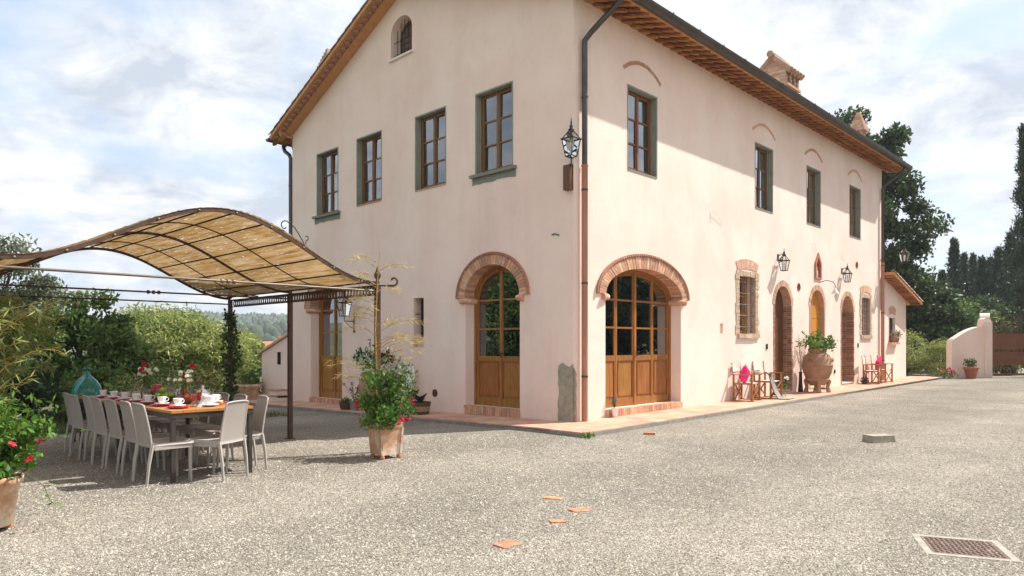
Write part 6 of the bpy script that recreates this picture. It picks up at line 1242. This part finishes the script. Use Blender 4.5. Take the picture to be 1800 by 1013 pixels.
for i,(X,D,h,r,mm) in enumerate([(26.2,40,3.6,1.9,'leaf_mid'),(29.5,44,4.0,2.0,'leaf_dark'),(32.6,43,3.6,1.9,'leaf_mid'),(31.5,52,5.0,2.0,'leaf_olive'),(37,50,5,2.4,'leaf_mid'),(25.8,46,4.6,1.7,'leaf_olive')]):
    tree('woodland_tree',['mid green tree behind the garden wall','dark tree behind the gate','mid green tree at the right edge behind the gate','olive green tree between the cypresses','dark rounded tree at the far right of the wood','dark tree between the oak and the first cypress'][i],'tree',tp(X,D),h,[(0,0,h*.5,r,r,h*.46)],48,240,.24,mm,seed=50+i,r0=.2,cr=r*.42,group='trees of the wood beyond the gate')
for i,(X,D,h,r,mm) in enumerate([(18.2,29.4,1.6,.8,'leaf_light'),(19.6,30.2,1.3,.75,'leaf_bamboo'),(17.4,30.6,1.9,.9,'leaf_light'),(20.9,29.6,.9,.5,'leaf_mid')]):
    tree('wild_shrub',['yellow green wild shrub right beside the annex','low yellowish shrub left of the wing wall','tall light shrub close behind the annex','small green bush at the foot of the wing wall'][i],'shrub',tp(X,D),h,[(0,0,h*.5,r,r,h*.48)],30,180,.11,mm,seed=60+i,r0=.04,cr=r*.45,asp=.3,group='shrubs between annex and wing wall',trunk_top=.6)
p=at(16.95,27.2); t=thing('rose_bush','low rose bush with bright pink blooms at the end of the pavement','bush',(p[0],p[1],.1)); leaves('foliage','leaf_mid',t,clump_pts([(0,0,.2),(.2,-.2,.18),(-.2,.15,.25)],.2,70,np.random.default_rng(1)),.09,.5,2); MB().tube([(0,0,0),(0,0,.25)],.012,5).build('stem','twig',t)
for k,(dx,dy,z) in enumerate([(.12,-.12,.36),(.28,-.22,.30),(-.1,.1,.34)]): leaves('bloom','petal_pink',t,clump_pts([(dx,dy,z)],.07,60,np.random.default_rng(k),.9,.3),.05,.8,k)
# trees across the drive, seen in the window glass
for i,(x,y,h,r) in enumerate([(16.5,-13.5,8.5,3.0),(21.5,-15,9,3.4),(26.5,-16.5,9,3.4),(31.5,-16,8.5,3.4)]):
    tree('roadside_tree',['nearest tree across the drive, mirrored in the wide door','second tree across the drive, mirrored in the wide door','third tree across the drive, mirrored in the wide door','farthest tree across the drive, mirrored in the wide door'][i],'tree',(x,y,gz(x,y)-.05),h,[(0,0,h*.52,r,r,h*.46)],64,260,.34,'leaf_dark',seed=80+i,r0=.25,cr=r*.42,group='trees across the drive')
for i,(x,y,h,r) in enumerate([(-9.8,10.2,5.5,2.2),(-13.5,13.5,7,3.0)]):
    tree('garden_tree',['leafy tree left of the view, mirrored in the gable door','taller tree further left, mirrored in the gable door'][i],'tree',(x,y,terr_h(x,y)),h,[(0,0,h*.5,r,r,h*.45)],50,200,.24,'leaf_mid',seed=90+i,r0=.2,cr=r*.42,group='trees left of the pergola')
# ------------------------------------------------------------------ far village and hills
def far_house(X,D,zb,w_,d_,h,rh,rot,label,wm,rm):
    p=at(X,D); t=thing('village_house',label,'house',(p[0],p[1],zb),rot,'houses in the valley'); MB().bb(-w_/2,w_/2,-d_/2,d_/2,-3,h).build('wall',wm,t)
    m=MB(); e=.5; m.add([(-w_/2-e,-d_/2-e,h-.1),(w_/2+e,-d_/2-e,h-.1),(w_/2+e,d_/2+e,h-.1),(-w_/2-e,d_/2+e,h-.1),(-w_/2-e,0,h+rh),(w_/2+e,0,h+rh)],[(0,3,2,1),(0,1,5,4),(2,3,4,5),(1,2,5),(3,0,4)]); o=m.build('roof',rm,t); MB().bb(w_*.2,w_*.2+.6,-.8,-.2,h,h+rh+.7).build('chimney','brick',o)
    for k in range(3): x=-w_*.3+k*w_*.3; MB().bb(x-.4,x+.4,-d_/2-.03,-d_/2+.02,h-2.0,h-.7).build('window','dark_hole',t)
far_house(-33.5,95,-4.1,8.0,7,4.4,1.5,R_(-40),'village house with a bright orange tiled roof in the valley','plaster','orange_roof')
far_house(-33.4,84,-4.6,8,6,4.3,1.1,R_(-62),'white village house with a dull tiled roof below the orange one','white_paint','rooftile')
far_house(-37.5,88,-4.6,6,6,3.9,1.0,R_(-40),'small village house with a brown roof at the left of the village','plaster','rooftile')
far_house(-226,650,18.5,6,6,6,2,R_(-40),'pink house on the crest of the far wooded hill','plaster','orange_roof')
# wood on the far hill: one mass of small crowns
rng=np.random.default_rng(99); n=5200; D=300+520*rng.random(n)**.8; X=-D*(.22+.33*rng.random(n)); keep=((D>540)|(rng.random(n)<.13)); D=D[keep];X=X[keep]; n=len(D)
px=CAM[0]+D*.71592+X*.69818; py=CAM[1]+D*.69818-X*.71592; pzv=np.array([terr_h(a,b) for a,b in zip(px,py)]); hh=5+6*rng.random(n); ww=2.0+2.2*rng.random(n); con=rng.random(n)<.15; ww[con]*=.5; hh[con]*=1.25
k=7; ring=np.array([[math.cos(i*6.283/k),math.sin(i*6.283/k)] for i in range(k)]); lev=[(.7,.08),(1.,.33),(.95,.64),(.6,.9)]
V=np.empty((n,4*k+1,3))
for li,(rr,zz) in enumerate(lev):
    j=1+.35*(rng.random((n,k))-.5); V[:,li*k:(li+1)*k,0]=px[:,None]+ring[None,:,0]*rr*ww[:,None]*j; V[:,li*k:(li+1)*k,1]=py[:,None]+ring[None,:,1]*rr*ww[:,None]*j; V[:,li*k:(li+1)*k,2]=pzv[:,None]+zz*hh[:,None]*(1+.2*(rng.random((n,k))-.5))-.5
V[:,-1,0]=px;V[:,-1,1]=py;V[:,-1,2]=pzv+hh
f=[]
for li in range(3):
    for i in range(k): a=li*k+i;b=li*k+(i+1)%k; f+=[(a,b,b+k),(a,b+k,a+k)]
f+=[(3*k+i,3*k+(i+1)%k,4*k) for i in range(k)]; f=np.array(f)
F=(np.arange(n)[:,None,None]*(4*k+1)+f[None]).reshape(-1,3); mat('far_leaf',(.075,.105,.055),(.05,.075,.04),scale=.15,rough=1,irand=.45)
tag(link('hill_wood',mesh_np('wood',V,F),'far_leaf'),'far wooded hillside of small dark green trees','wood',kind='stuff')
# ------------------------------------------------------------------ air
m=MB(); m.bb(-5300,5300,-5300,5300,-7,48); hz=m.build('haze',None); hm=bpy.data.materials.new('haze'); hm.use_nodes=True; t=hm.node_tree; t.nodes.clear(); o=t.nodes.new('ShaderNodeOutputMaterial'); v=t.nodes.new('ShaderNodeVolumePrincipled'); v.inputs['Color'].default_value=(.86,.91,1,1); v.inputs['Density'].default_value=.0005; v.inputs['Anisotropy'].default_value=.2; t.links.new(v.outputs[0],o.inputs['Volume']); hz.data.materials.append(hm); tag(hz,'thin pale haze filling the valley air','haze',kind='stuff')
